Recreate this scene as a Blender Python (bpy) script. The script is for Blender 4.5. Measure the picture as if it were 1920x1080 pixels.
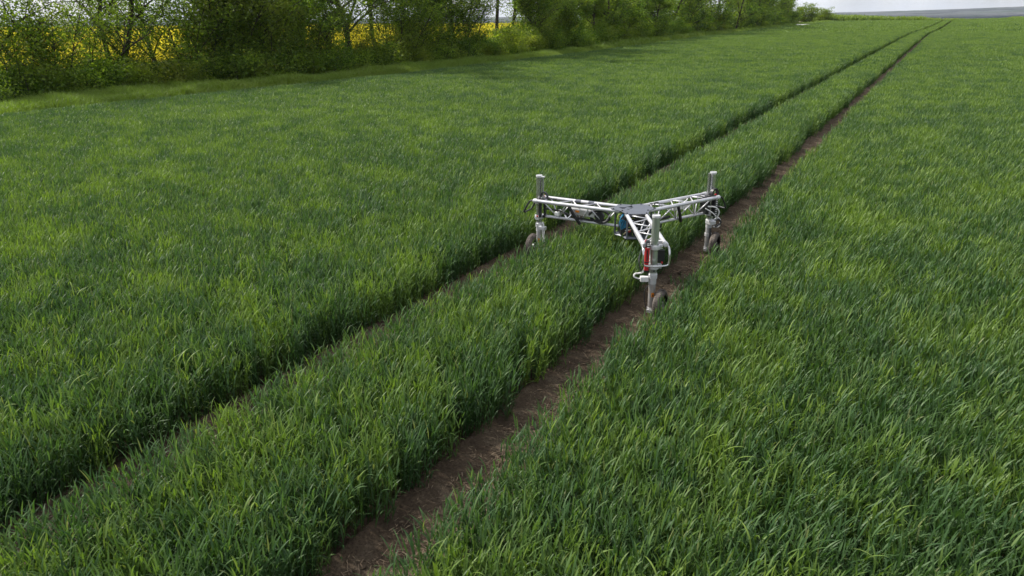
import bpy, bmesh, math, random
import numpy as np
from mathutils import Vector, Matrix

for o in list(bpy.data.objects):
    bpy.data.objects.remove(o)
scene = bpy.context.scene
COL = scene.collection
RNG = np.random.default_rng(11)

# ------------------------------------------------------------------ camera
F_PX, CAM_H, ROLL = 1330.0, 3.0, math.radians(0.75)
_dx, _dy = 1800 - 960, 18 - 540
PITCH = math.atan(-(_dx * math.sin(ROLL) + _dy * math.cos(ROLL)) / F_PX)
cam_data = bpy.data.cameras.new('camera')
cam = bpy.data.objects.new('camera', cam_data)
COL.objects.link(cam)
cam_data.sensor_width = 36.0
cam_data.lens = 36.0 * F_PX / 1920.0
cam_data.clip_start = 0.1
cam_data.clip_end = 20000.0
fwd = Vector((0, math.cos(PITCH), -math.sin(PITCH)))
up0 = Vector((0, math.sin(PITCH), math.cos(PITCH)))
rt0 = Vector((1, 0, 0))
# roll so that the horizon drops towards the left of the picture
rt = rt0 * math.cos(ROLL) + up0 * math.sin(ROLL)
up = up0 * math.cos(ROLL) - rt0 * math.sin(ROLL)
# sign check: a point on the horizon to the left must be lower in the picture
rt, up = (rt0 * math.cos(ROLL) - up0 * math.sin(ROLL)), (up0 * math.cos(ROLL) + rt0 * math.sin(ROLL))
M = Matrix((rt, up, -fwd)).transposed().to_4x4()
M.translation = Vector((0, 0, CAM_H))
cam.matrix_world = M
cam_data.dof.use_dof = True
cam_data.dof.focus_distance = 7.8
cam_data.dof.aperture_fstop = 4.5
scene.camera = cam

# ------------------------------------------------------------------ world, sun, exposure
SUN_EL, SUN_AZ = math.radians(46), math.radians(-62)      # azimuth from +Y towards +X
world = bpy.data.worlds.new('World')
scene.world = world
world.use_nodes = True
wt = world.node_tree
wt.nodes.clear()
w_out = wt.nodes.new('ShaderNodeOutputWorld')
w_bg = wt.nodes.new('ShaderNodeBackground')
w_sky = wt.nodes.new('ShaderNodeTexSky')
w_sky.sky_type = 'NISHITA'
w_sky.sun_disc = False
w_sky.sun_elevation = SUN_EL
w_sky.sun_rotation = SUN_AZ
w_sky.air_density = 1.0
w_sky.dust_density = 2.0
tc = wt.nodes.new('ShaderNodeTexCoord')
sepv = wt.nodes.new('ShaderNodeSeparateXYZ')
wt.links.new(tc.outputs['Generated'], sepv.inputs[0])
mx0 = wt.nodes.new('ShaderNodeMath'); mx0.operation = 'ABSOLUTE'
wt.links.new(sepv.outputs['Z'], mx0.inputs[0])
mx = wt.nodes.new('ShaderNodeMath'); mx.operation = 'MAXIMUM'; mx.inputs[1].default_value = 0.02
wt.links.new(mx0.outputs[0], mx.inputs[0])
comb = wt.nodes.new('ShaderNodeCombineXYZ')
wt.links.new(sepv.outputs['X'], comb.inputs['X'])
wt.links.new(sepv.outputs['Y'], comb.inputs['Y'])
wt.links.new(mx.outputs[0], comb.inputs['Z'])
wt.links.new(comb.outputs[0], w_sky.inputs['Vector'])
# broken pale cloud layer: direction projected on a flat ceiling
div = wt.nodes.new('ShaderNodeMath'); div.operation = 'ADD'; div.inputs[1].default_value = 0.12
wt.links.new(mx.outputs[0], div.inputs[0])
vs = wt.nodes.new('ShaderNodeVectorMath'); vs.operation = 'DIVIDE'
wt.links.new(comb.outputs[0], vs.inputs[0])
wt.links.new(div.outputs[0], vs.inputs[1])
cn = wt.nodes.new('ShaderNodeTexNoise'); cn.inputs['Scale'].default_value = 1.1
cn.inputs['Detail'].default_value = 7.0; cn.inputs['Roughness'].default_value = 0.55
wt.links.new(vs.outputs[0], cn.inputs['Vector'])
cr = wt.nodes.new('ShaderNodeValToRGB')
cr.color_ramp.elements[0].position = 0.36; cr.color_ramp.elements[0].color = (0.55, 0.55, 0.55, 1)
cr.color_ramp.elements[1].position = 0.62; cr.color_ramp.elements[1].color = (0.95, 0.95, 0.95, 1)
wt.links.new(cn.outputs['Fac'], cr.inputs['Fac'])
cc = wt.nodes.new('ShaderNodeValToRGB')
cc.color_ramp.elements[0].position = 0.35; cc.color_ramp.elements[0].color = (6.6, 6.9, 7.6, 1)
cc.color_ramp.elements[1].position = 0.7; cc.color_ramp.elements[1].color = (7.8, 7.9, 8.2, 1)
cn2 = wt.nodes.new('ShaderNodeTexNoise'); cn2.inputs['Scale'].default_value = 3.0
cn2.inputs['Detail'].default_value = 5.0
wt.links.new(vs.outputs[0], cn2.inputs['Vector'])
wt.links.new(cn2.outputs['Fac'], cc.inputs['Fac'])
wm = wt.nodes.new('ShaderNodeMix'); wm.data_type = 'RGBA'
wt.links.new(cr.outputs['Color'], wm.inputs['Factor'])
wt.links.new(w_sky.outputs[0], wm.inputs['A'])
wt.links.new(cc.outputs['Color'], wm.inputs['B'])
wt.links.new(wm.outputs['Result'], w_bg.inputs['Color'])
w_bg.inputs['Strength'].default_value = 0.088
wt.links.new(w_bg.outputs[0], w_out.inputs[0])

sun_d = bpy.data.lights.new('sun', 'SUN')
sun = bpy.data.objects.new('sun', sun_d)
COL.objects.link(sun)
sun_d.energy = 3.9
sun_d.angle = math.radians(3)
sun_d.color = (1.0, 0.95, 0.87)
sdir = Vector((math.sin(SUN_AZ) * math.cos(SUN_EL), math.cos(SUN_AZ) * math.cos(SUN_EL), math.sin(SUN_EL)))
sun.rotation_euler = sdir.to_track_quat('Z', 'Y').to_euler()
sun.location = (0, 0, 60)

scene.view_settings.view_transform = 'Standard'
scene.view_settings.look = 'None'
scene.view_settings.exposure = 0.6
scene.view_settings.gamma = 1.0
scene.view_settings.use_curve_mapping = False
scene.render.engine = 'CYCLES'
scene.cycles.max_bounces = 6
scene.cycles.diffuse_bounces = 3
scene.cycles.glossy_bounces = 2
scene.cycles.transmission_bounces = 4
scene.cycles.transparent_max_bounces = 6
scene.cycles.caustics_reflective = False
scene.cycles.caustics_refractive = False

# ------------------------------------------------------------------ frames of reference
# u runs along the tramlines (away from the camera), n to their right
YAW = math.radians(30.42)
U = np.array([math.sin(YAW), math.cos(YAW)])
N = np.array([math.cos(YAW), -math.sin(YAW)])
def W2(n, u):
    """tramline coordinates -> world x, y (arrays welcome)"""
    n = np.asarray(n, float); u = np.asarray(u, float)
    return n * N[0] + u * U[0], n * N[1] + u * U[1]
def bend(u):
    """sideways drift of the tramlines far up the field"""
    return np.interp(u, [-50, 60, 85, 105, 120, 160, 205, 300], [0, 0, 0.0, 0.12, 0.75, 1.35, 1.9, 2.9])
L_GAP, R_GAP = (-4.56, -3.94), (-2.56, -1.96)
CROP_N = -26.9          # left edge of the crop
def crop_left(u):
    return np.interp(u, [-5, 14, 27, 51, 86, 150, 240], [-25.0, -24.6, -23.4, -23.4, -25.6, -26.7, -26.8])
def crop_end(n):
    return np.interp(n, [-40, -29, -4, 17, 60, 110], [225, 226, 222, 272, 340, 400])

def tag(o, label=None, cat=None, group=None, kind=None):
    if label: o['label'] = label
    if cat: o['category'] = cat
    if group: o['group'] = group
    if kind: o['kind'] = kind
    return o

# ------------------------------------------------------------------ node helpers
def new_mat(name):
    m = bpy.data.materials.new(name)
    m.use_nodes = True
    nt = m.node_tree
    nt.nodes.clear()
    out = nt.nodes.new('ShaderNodeOutputMaterial')
    return m, nt, out
def N_(nt, t, **kw):
    nd = nt.nodes.new(t)
    for k, v in kw.items():
        setattr(nd, k, v)
    return nd
def ramp(nt, fac, stops):
    r = N_(nt, 'ShaderNodeValToRGB')
    e = r.color_ramp.elements
    while len(e) < len(stops): e.new(0.5)
    for i, (p, c) in enumerate(stops):
        e[i].position = p; e[i].color = (*c, 1)
    nt.links.new(fac, r.inputs['Fac'])
    return r.outputs['Color']
def mixc(nt, fac, a, b, blend='MIX'):
    m = N_(nt, 'ShaderNodeMix', data_type='RGBA', blend_type=blend)
    for sock, v in ((m.inputs['Factor'], fac), (m.inputs['A'], a), (m.inputs['B'], b)):
        if isinstance(v, (int, float)): sock.default_value = v
        elif isinstance(v, tuple): sock.default_value = (*v, 1)
        else: nt.links.new(v, sock)
    return m.outputs['Result']
def noise(nt, scale, detail=3.0, vec=None, rough=0.55):
    n = N_(nt, 'ShaderNodeTexNoise')
    n.inputs['Scale'].default_value = scale; n.inputs['Detail'].default_value = detail
    n.inputs['Roughness'].default_value = rough
    if vec is not None: nt.links.new(vec, n.inputs['Vector'])
    return n.outputs['Fac']
def geo_pos(nt):
    return N_(nt, 'ShaderNodeNewGeometry').outputs['Position']
def attr(nt, name, typ='GEOMETRY'):
    a = N_(nt, 'ShaderNodeAttribute'); a.attribute_name = name; a.attribute_type = typ
    return a.outputs['Fac']

def leaf_mat(name, stops, hi, trans=0.35, rough=0.5, tone_attr=None, world_scale=0.35, spec=0.35, tmul=(1.5, 1.6, 0.55)):
    """foliage: per-leaf tint ('lv'), slow patchiness over the land, light passing through"""
    m, nt, out = new_mat(name)
    lv = attr(nt, 'lv')
    c = ramp(nt, lv, stops)
    if tone_attr:
        t = attr(nt, tone_attr, 'INSTANCER')
    else:
        t = ramp(nt, noise(nt, world_scale, 2.0, geo_pos(nt)), [(0.42, (0, 0, 0)), (0.65, (1, 1, 1))])
    c = mixc(nt, t, c, mixc(nt, lv, hi[0], hi[1]))
    p = N_(nt, 'ShaderNodeBsdfPrincipled')
    nt.links.new(c, p.inputs['Base Color'])
    p.inputs['Roughness'].default_value = rough
    p.inputs['Specular IOR Level'].default_value = spec
    tr = N_(nt, 'ShaderNodeBsdfTranslucent')
    tc_ = mixc(nt, 1.0, c, tmul, 'MULTIPLY')
    nt.links.new(tc_, tr.inputs['Color'])
    ms = N_(nt, 'ShaderNodeMixShader'); ms.inputs[0].default_value = trans
    nt.links.new(p.outputs[0], ms.inputs[1]); nt.links.new(tr.outputs[0], ms.inputs[2])
    nt.links.new(ms.outputs[0], out.inputs[0])
    return m
def plain(name, col, rough=0.5, metal=0.0, var=0.12, scale=25.0, bump=0.0, spec=0.5, grime=None):
    m, nt, out = new_mat(name)
    p = N_(nt, 'ShaderNodeBsdfPrincipled')
    tcn = N_(nt, 'ShaderNodeTexCoord').outputs['Object']
    f = noise(nt, scale, 4.0, tcn)
    lo = tuple(v * (1 - var) for v in col); hi = tuple(min(1, v * (1 + var)) for v in col)
    c = ramp(nt, f, [(0.3, lo), (0.7, hi)])
    if grime:
        g = ramp(nt, noise(nt, scale * 0.35, 5.0, tcn, 0.7), [(0.5, (0, 0, 0)), (0.72, (1, 1, 1))])
        c = mixc(nt, g, c, grime)
    nt.links.new(c, p.inputs['Base Color'])
    p.inputs['Roughness'].default_value = rough
    p.inputs['Metallic'].default_value = metal
    p.inputs['Specular IOR Level'].default_value = spec
    if bump:
        b = N_(nt, 'ShaderNodeBump'); b.inputs['Strength'].default_value = bump; b.inputs['Distance'].default_value = 0.01
        nt.links.new(noise(nt, scale * 3, 3.0, tcn), b.inputs['Height']); nt.links.new(b.outputs[0], p.inputs['Normal'])
    nt.links.new(p.outputs[0], out.inputs[0])
    return m

# ------------------------------------------------------------------ mesh helpers
def link(name, me, mat, parent=None):
    o = bpy.data.objects.new(name, me)
    COL.objects.link(o)
    if mat and not me.materials: me.materials.append(mat)
    if parent: o.parent = parent
    return o
def mesh_np(name, verts, faces, smooth=False, lv=None):
    """verts (n,3); faces (m,3) or (m,4)"""
    me = bpy.data.meshes.new(name)
    verts = np.asarray(verts, np.float32); faces = np.asarray(faces, np.int32)
    k = faces.shape[1]
    me.vertices.add(len(verts)); me.vertices.foreach_set('co', verts.ravel())
    me.loops.add(faces.size); me.loops.foreach_set('vertex_index', faces.ravel())
    me.polygons.add(len(faces)); me.polygons.foreach_set('loop_start', np.arange(0, faces.size, k, dtype=np.int32))
    me.polygons.foreach_set('loop_total', np.full(len(faces), k, np.int32))
    if smooth: me.polygons.foreach_set('use_smooth', np.ones(len(faces), bool))
    if lv is not None:
        a = me.attributes.new('lv', 'FLOAT', 'POINT'); a.data.foreach_set('value', np.asarray(lv, np.float32))
    me.update(); me.validate()
    return me
class MB:
    """collects boxes, bars and tubes into one mesh"""
    def __init__(s): s.v = []; s.f = []
    def add(s, vs, fs):
        b = len(s.v); s.v += [tuple(v) for v in vs]; s.f += [tuple(i + b for i in f) for f in fs]; return s
    def box(s, c, d, rot=0.0, tilt=None):
        ca, sa = math.cos(rot), math.sin(rot)
        vs = []
        for z in (-1, 1):
            for y in (-1, 1):
                for x in (-1, 1):
                    p = Vector((x * d[0] / 2, y * d[1] / 2, z * d[2] / 2))
                    if tilt: p = tilt @ p
                    vs.append((c[0] + p.x * ca - p.y * sa, c[1] + p.x * sa + p.y * ca, c[2] + p.z))
        return s.add(vs, [(0, 2, 3, 1), (4, 5, 7, 6), (0, 1, 5, 4), (2, 6, 7, 3), (0, 4, 6, 2), (1, 3, 7, 5)])
    def tube(s, pts, r, seg=10, cap=True):
        pts = [Vector(p) for p in pts]
        rs = r if isinstance(r, (list, tuple)) else [r] * len(pts)
        ref = Vector((0, 0, 1)); rings = []; vs = []; fs = []
        t0 = (pts[1] - pts[0]).normalized()
        if abs(t0.dot(ref)) > 0.9: ref = Vector((1, 0, 0))
        a = t0.cross(ref).normalized()
        for i, p in enumerate(pts):
            if i == 0: t = pts[1] - pts[0]
            elif i == len(pts) - 1: t = pts[-1] - pts[-2]
            else: t = (pts[i + 1] - pts[i]).normalized() + (pts[i] - pts[i - 1]).normalized()
            t.normalize()
            a = (a - t * a.dot(t)).normalized(); b = t.cross(a)
            for k in range(seg):
                an = 2 * math.pi * k / seg
                vs.append(p + (a * math.cos(an) + b * math.sin(an)) * rs[i])
        for i in range(len(pts) - 1):
            for k in range(seg):
                k2 = (k + 1) % seg
                fs.append((i * seg + k, i * seg + k2, (i + 1) * seg + k2, (i + 1) * seg + k))
        if cap:
            fs.append(tuple(range(seg - 1, -1, -1))); fs.append(tuple((len(pts) - 1) * seg + k for k in range(seg)))
        return s.add(vs, fs)
    def lathe(s, base, axis, prof, seg=24):
        """prof: list of (distance along axis, radius)"""
        base = Vector(base); axis = Vector(axis).normalized()
        return s.tube_var(base, axis, prof, seg)
    def tube_var(s, base, axis, prof, seg):
        a = axis.orthogonal().normalized(); b = axis.cross(a); vs = []; fs = []
        for (h, r) in prof:
            for k in range(seg):
                an = 2 * math.pi * k / seg
                vs.append(base + axis * h + (a * math.cos(an) + b * math.sin(an)) * max(r, 1e-4))
        for i in range(len(prof) - 1):
            for k in range(seg):
                k2 = (k + 1) % seg
                fs.append((i * seg + k, i * seg + k2, (i + 1) * seg + k2, (i + 1) * seg + k))
        return s.add(vs, fs)
    def build(s, name, mat, parent=None, smooth=False, bevel=0.0):
        me = bpy.data.meshes.new(name)
        me.from_pydata(s.v, [], s.f); me.update()
        bm = bmesh.new(); bm.from_mesh(me)
        bmesh.ops.recalc_face_normals(bm, faces=bm.faces)
        if bevel:
            es = [e for e in bm.edges if e.is_manifold and e.calc_face_angle(0) > 0.9]
            bmesh.ops.bevel(bm, geom=es, offset=bevel, segments=2, affect='EDGES', profile=0.6)
        if smooth:
            for f in bm.faces: f.smooth = len(f.verts) < 6
            for e in bm.edges:
                if e.is_manifold and e.calc_face_angle(0) > 0.7: e.smooth = False
        bm.to_mesh(me); bm.free()
        return link(name, me, mat, parent)
def empty(name, loc=(0, 0, 0), rz=0.0):
    o = bpy.data.objects.new(name, None); COL.objects.link(o)
    o.location = loc; o.rotation_euler = (0, 0, rz); o.empty_display_size = 0.3
    return o

# value noise on the ground plane, numpy side
_tab = RNG.random((256, 256))
def vnoise(x, y):
    xi = np.floor(x).astype(int); yi = np.floor(y).astype(int)
    fx = x - xi; fy = y - yi; fx = fx * fx * (3 - 2 * fx); fy = fy * fy * (3 - 2 * fy)
    g = lambda i, j: _tab[(xi + i) & 255, (yi + j) & 255]
    return (g(0, 0) * (1 - fx) + g(1, 0) * fx) * (1 - fy) + (g(0, 1) * (1 - fx) + g(1, 1) * fx) * fy
def fbm(x, y, oct=4):
    s = 0; a = 0.5; t = 0
    for i in range(oct):
        s = s + a * vnoise(x * 2 ** i + 17 * i, y * 2 ** i + 5 * i); t += a; a *= 0.5
    return s / t

def scatter(name, pts, rot_lean, rz, scl, tone, idx, protos, mat_kind):
    """one object whose geometry nodes stand the prototypes on its points"""
    n = len(pts)
    me = bpy.data.meshes.new(name)
    me.vertices.add(n); me.vertices.foreach_set('co', np.asarray(pts, np.float32).ravel())
    # rotation = lean (about a horizontal axis) after spin about z, turned into euler XYZ
    lx, ly = rot_lean              # tilt vector: the top moves by (lx, ly) radians
    ang = np.sqrt(lx ** 2 + ly ** 2) + 1e-9
    ax, ay = -ly / ang, lx / ang
    c, s_ = np.cos(ang), np.sin(ang)
    A = np.zeros((n, 3, 3))
    A[:, 0, 0] = c + ax * ax * (1 - c); A[:, 0, 1] = ax * ay * (1 - c); A[:, 0, 2] = ay * s_
    A[:, 1, 0] = ax * ay * (1 - c); A[:, 1, 1] = c + ay * ay * (1 - c); A[:, 1, 2] = -ax * s_
    A[:, 2, 0] = -ay * s_; A[:, 2, 1] = ax * s_; A[:, 2, 2] = c
    Z = np.zeros((n, 3, 3)); Z[:, 0, 0] = np.cos(rz); Z[:, 0, 1] = -np.sin(rz); Z[:, 1, 0] = np.sin(rz); Z[:, 1, 1] = np.cos(rz); Z[:, 2, 2] = 1
    R = A @ Z
    e = np.stack([np.arctan2(R[:, 2, 1], R[:, 2, 2]), -np.arcsin(np.clip(R[:, 2, 0], -1, 1)), np.arctan2(R[:, 1, 0], R[:, 0, 0])], 1)
    me.attributes.new('rot', 'FLOAT_VECTOR', 'POINT').data.foreach_set('vector', e.astype(np.float32).ravel())
    me.attributes.new('scl', 'FLOAT', 'POINT').data.foreach_set('value', np.asarray(scl, np.float32))
    me.attributes.new('tone', 'FLOAT', 'POINT').data.foreach_set('value', np.asarray(tone, np.float32))
    me.attributes.new('idx', 'INT', 'POINT').data.foreach_set('value', np.asarray(idx, np.int32))
    o = bpy.data.objects.new(name, me); COL.objects.link(o)
    coll = bpy.data.collections.new(name + '_kinds')
    for p in protos: coll.objects.link(p)
    ng = bpy.data.node_groups.new(name + '_scatter', 'GeometryNodeTree')
    ng.interface.new_socket('Geometry', in_out='INPUT', socket_type='NodeSocketGeometry')
    ng.interface.new_socket('Geometry', in_out='OUTPUT', socket_type='NodeSocketGeometry')
    gi = ng.nodes.new('NodeGroupInput'); go = ng.nodes.new('NodeGroupOutput')
    ip = ng.nodes.new('GeometryNodeInstanceOnPoints'); ip.inputs['Pick Instance'].default_value = True
    ci = ng.nodes.new('GeometryNodeCollectionInfo'); ci.inputs['Collection'].default_value = coll
    ci.inputs['Separate Children'].default_value = True; ci.inputs['Reset Children'].default_value = True
    def na(nm, t):
        a = ng.nodes.new('GeometryNodeInputNamedAttribute'); a.data_type = t; a.inputs['Name'].default_value = nm
        return a.outputs['Attribute']
    ng.links.new(gi.outputs[0], ip.inputs['Points'])
    ng.links.new(ci.outputs[0], ip.inputs['Instance'])
    ng.links.new(na('idx', 'INT'), ip.inputs['Instance Index'])
    ng.links.new(na('rot', 'FLOAT_VECTOR'), ip.inputs['Rotation'])
    ng.links.new(na('scl', 'FLOAT'), ip.inputs['Scale'])
    ng.links.new(ip.outputs[0], go.inputs[0])
    md = o.modifiers.new('scatter', 'NODES'); md.node_group = ng
    return o

def blades(n, base, heading, length, width, lean0, curl, segs, lv, fold=0.0, droop=None):
    """n grass-like leaves at once: base (n,3), heading/lean0/curl/length/width (n,)"""
    t = np.linspace(0, 1, segs + 1)
    pos = base.copy(); V = []; rot = lean0.copy()
    side = np.stack([-np.sin(heading), np.cos(heading), np.zeros(n)], 1)
    prof = np.sin(np.clip(0.18 + 0.82 * t, 0, 1) ** 0.8 * math.pi) ** 0.7 if segs > 2 else np.array([0.75, 1.0, 0.0][:segs + 1])
    if segs > 2: prof[0] = 0.6; prof[-1] = 0.02
    for i in range(segs + 1):
        w = (width * prof[i] / 2)[:, None]
        V.append(pos - side * w); V.append(pos + side * w)
        if i < segs:
            step = length / segs
            d = np.stack([np.cos(heading) * np.sin(rot), np.sin(heading) * np.sin(rot), np.cos(rot)], 1)
            pos = pos + d * step[:, None]
            rot = rot + curl / segs
            # slight twist
            side = side + d * 0.0
    V = np.stack(V, 1).reshape(-1, 3)
    F = []
    b = (np.arange(n) * 2 * (segs + 1))[:, None]
    for i in range(segs):
        F.append(np.concatenate([b + 2 * i, b + 2 * i + 1, b + 2 * i + 3, b + 2 * i + 2], 1))
    F = np.concatenate(F, 0)
    return V, F, np.repeat(lv, 2 * (segs + 1))

def proto_tuft(name, rng, mat, ntill, rad, height, leaves, width, segs, ll=(0.13, 0.24), curl=(0.4, 1.6), stem=True, up=0.35):
    VV = []; FF = []; LL = []; off = 0
    a = rng.random(ntill) * 2 * math.pi; r = rad * np.sqrt(rng.random(ntill))
    bx, by = r * np.cos(a), r * np.sin(a)
    for k in range(leaves):
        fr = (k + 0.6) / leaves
        hgt = height * (0.06 + 0.74 * fr) * rng.uniform(0.85, 1.15, ntill)
        base = np.stack([bx, by, hgt], 1)
        L = rng.uniform(ll[0], ll[1], ntill) * (0.8 + 0.4 * fr)
        hd = rng.random(ntill) * 2 * math.pi
        ln = rng.uniform(0.05, up, ntill) + (1 - fr) * 0.35
        cu = rng.uniform(curl[0], curl[1], ntill) * (1.25 - 0.7 * fr)
        wd = width * rng.uniform(0.7, 1.2, ntill)
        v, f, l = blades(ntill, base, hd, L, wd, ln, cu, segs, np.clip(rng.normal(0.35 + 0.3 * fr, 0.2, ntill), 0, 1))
        VV.append(v); FF.append(f + off); LL.append(l); off += len(v)
    if stem:
        base = np.stack([bx, by, np.full(ntill, -0.02)], 1)
        v, f, l = blades(ntill, base, rng.random(ntill) * 6.28, np.full(ntill, height * 0.72), np.full(ntill, width * 0.6), np.full(ntill, 0.02), np.full(ntill, 0.04), 2, np.full(ntill, 0.45))
        VV.append(v); FF.append(f + off); LL.append(l); off += len(v)
    me = mesh_np(name, np.concatenate(VV), np.concatenate(FF), True, np.concatenate(LL))
    me.materials.append(mat)
    return bpy.data.objects.new(name, me)

# ------------------------------------------------------------------ ground and far land
def land_z(x, y):
    """level near the camera, falling to a wide valley beyond the fields"""
    q = np.maximum(0, np.sqrt((x * 0.8) ** 2 + np.maximum(y, 0) ** 2) - 300)
    q = np.maximum(q, np.maximum(0, -y - 300))
    return -16 * np.clip(q / 900, 0, 1)

def soil_color(nt, pos):
    c = ramp(nt, noise(nt, 6.0, 6.0, pos, 0.65), [(0.3, (0.045, 0.030, 0.022)), (0.55, (0.085, 0.058, 0.043)), (0.75, (0.14, 0.098, 0.073))])
    return mixc(nt, ramp(nt, noise(nt, 70.0, 4.0, pos, 0.7), [(0.55, (0, 0, 0)), (0.7, (0.55, 0.55, 0.55))]), c, (0.2, 0.15, 0.105))
def mat_ground():
    m, nt, out = new_mat('soil_and_farmland')
    pos = geo_pos(nt)
    p = N_(nt, 'ShaderNodeBsdfPrincipled'); p.inputs['Roughness'].default_value = 0.95; p.inputs['Specular IOR Level'].default_value = 0.1
    soil = soil_color(nt, pos)
    sep = N_(nt, 'ShaderNodeSeparateXYZ'); nt.links.new(pos, sep.inputs[0])
    ln = N_(nt, 'ShaderNodeVectorMath', operation='LENGTH'); nt.links.new(pos, ln.inputs[0])
    far = N_(nt, 'ShaderNodeMapRange'); far.inputs['From Min'].default_value = 225; far.inputs['From Max'].default_value = 300
    nt.links.new(ln.outputs['Value'], far.inputs['Value'])
    v = N_(nt, 'ShaderNodeTexVoronoi'); v.inputs['Scale'].default_value = 0.0035; nt.links.new(pos, v.inputs['Vector'])
    sepc = N_(nt, 'ShaderNodeSeparateColor'); nt.links.new(v.outputs['Color'], sepc.inputs[0])
    fields = ramp(nt, sepc.outputs[0], [(0.0, (0.09, 0.11, 0.045)), (0.35, (0.22, 0.2, 0.12)), (0.6, (0.3, 0.27, 0.19)), (0.9, (0.12, 0.13, 0.06))])
    nt.links.new(mixc(nt, far.outputs[0], soil, fields), p.inputs['Base Color'])
    b = N_(nt, 'ShaderNodeBump'); b.inputs['Strength'].default_value = 0.9; b.inputs['Distance'].default_value = 0.03
    nt.links.new(noise(nt, 18.0, 8.0, pos, 0.7), b.inputs['Height']); nt.links.new(b.outputs[0], p.inputs['Normal'])
    nt.links.new(p.outputs[0], out.inputs[0])
    return m
M_SOIL = mat_ground()
def grid_mesh(name, X, Y, Z, mat, smooth=True):
    a, b = X.shape
    v = np.stack([X, Y, Z], -1).reshape(-1, 3)
    i = np.arange(a * b).reshape(a, b)
    f = np.stack([i[:-1, :-1], i[1:, :-1], i[1:, 1:], i[:-1, 1:]], -1).reshape(-1, 4)
    me = mesh_np(name, v, f, smooth)
    return link(name, me, mat)
xs = np.sign(np.linspace(-1, 1, 121)) * np.abs(np.linspace(-1, 1, 121)) ** 2.2 * 6000
ys = np.concatenate([np.linspace(-600, 0, 10)[:-1], np.linspace(0, 1, 100) ** 2.2 * 6000])
GX, GY = np.meshgrid(xs, ys, indexing='ij')
ground = grid_mesh('ground', GX, GY, land_z(GX, GY), M_SOIL); ground['kind'] = 'structure'

# wheel tracks: beaten bare soil with clods, real relief
def track(name, lo, hi):
    us = np.concatenate([np.arange(-3, 16, 0.035), np.arange(16, 60, 0.3), np.arange(60, 228, 2.0)])
    ns = np.linspace(-0.16, 1.16, 26)
    UU, TT = np.meshgrid(us, ns, indexing='ij')
    NN = lo + (hi - lo) * TT + bend(UU)
    X, Y = W2(NN, UU)
    fine = (UU < 16)
    z = 0.012 + 0.035 * (fbm(X * 5, Y * 5, 3) - 0.35) + 0.05 * np.maximum(0, fbm(X * 17, Y * 17, 3) - 0.5)
    lugs = np.maximum(0, np.sin(2 * math.pi * (UU * 5.5 + np.abs(TT - 0.5) * 2.2)) - 0.2) * np.clip((fbm(X * 1.7 + 9, Y * 1.7, 3) - 0.38) * 6, 0, 1)
    z = z + 0.016 * lugs * (np.abs(TT - 0.5) < 0.36) * fine
    z = z + 0.03 * (np.abs(TT - 0.5) * 2) ** 2.5
    edge = np.clip((0.66 - np.abs(TT - 0.5)) / 0.1, 0, 1)
    z = np.where(np.abs(TT - 0.5) > 0.655, 0.004, np.maximum(0.006, z * edge + 0.004))
    o = grid_mesh(name, X, Y, z, M_TRACK); o['kind'] = 'structure'
    return o
def mat_track():
    m, nt, out = new_mat('bare_trodden_soil')
    pos = geo_pos(nt)
    p = N_(nt, 'ShaderNodeBsdfPrincipled'); p.inputs['Roughness'].default_value = 0.95; p.inputs['Specular IOR Level'].default_value = 0.1
    c = ramp(nt, noise(nt, 3.5, 6.0, pos, 0.65), [(0.3, (0.064, 0.046, 0.032)), (0.52, (0.125, 0.092, 0.063)), (0.72, (0.23, 0.178, 0.125))])
    c = mixc(nt, ramp(nt, noise(nt, 60.0, 4.0, pos, 0.75), [(0.35, (0.7, 0.7, 0.7)), (0.55, (0, 0, 0))]), c, (0.045, 0.03, 0.024))
    nt.links.new(c, p.inputs['Base Color'])
    b = N_(nt, 'ShaderNodeBump'); b.inputs['Strength'].default_value = 1.0; b.inputs['Distance'].default_value = 0.03
    nt.links.new(noise(nt, 30.0, 8.0, pos, 0.75), b.inputs['Height']); nt.links.new(b.outputs[0], p.inputs['Normal'])
    nt.links.new(p.outputs[0], out.inputs[0])
    return m
M_TRACK = mat_track()
track('wheel_track', *L_GAP)
track('wheel_track', *R_GAP)

# far hills: one ridge, woods at its foot
def mat_hill():
    m, nt, out = new_mat('distant_woods_and_slopes')
    pos = geo_pos(nt)
    mp = N_(nt, 'ShaderNodeMapping'); mp.inputs['Scale'].default_value = (1, 1, 6); nt.links.new(pos, mp.inputs[0])
    p = N_(nt, 'ShaderNodeBsdfPrincipled'); p.inputs['Roughness'].default_value = 1.0; p.inputs['Specular IOR Level'].default_value = 0.0
    sep = N_(nt, 'ShaderNodeSeparateXYZ'); nt.links.new(pos, sep.inputs[0])
    hgt = N_(nt, 'ShaderNodeMapRange'); hgt.inputs['From Min'].default_value = -14; hgt.inputs['From Max'].default_value = -7
    nt.links.new(sep.outputs['Z'], hgt.inputs['Value'])
    up_ = ramp(nt, noise(nt, 0.005, 6.0, mp.outputs[0], 0.6), [(0.40, (0.03, 0.045, 0.055)), (0.5, (0.14, 0.145, 0.155)), (0.60, (0.06, 0.09, 0.075))])  # blue of the distant haze is painted into the slope colours too
    up_ = mixc(nt, ramp(nt, noise(nt, 0.11, 3.0, mp.outputs[0], 0.6), [(0.45, (0, 0, 0)), (0.6, (0.5, 0.5, 0.5))]), up_, (0.06, 0.06, 0.055))
    c = mixc(nt, hgt.outputs[0], (0.018, 0.024, 0.030), up_)
    nt.links.new(c, p.inputs['Base Color']); nt.links.new(p.outputs[0], out.inputs[0])
    return m
M_HILL = mat_hill()
az = np.radians(np.linspace(-75, 75, 500)); rr = np.linspace(0, 1, 14)
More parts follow.
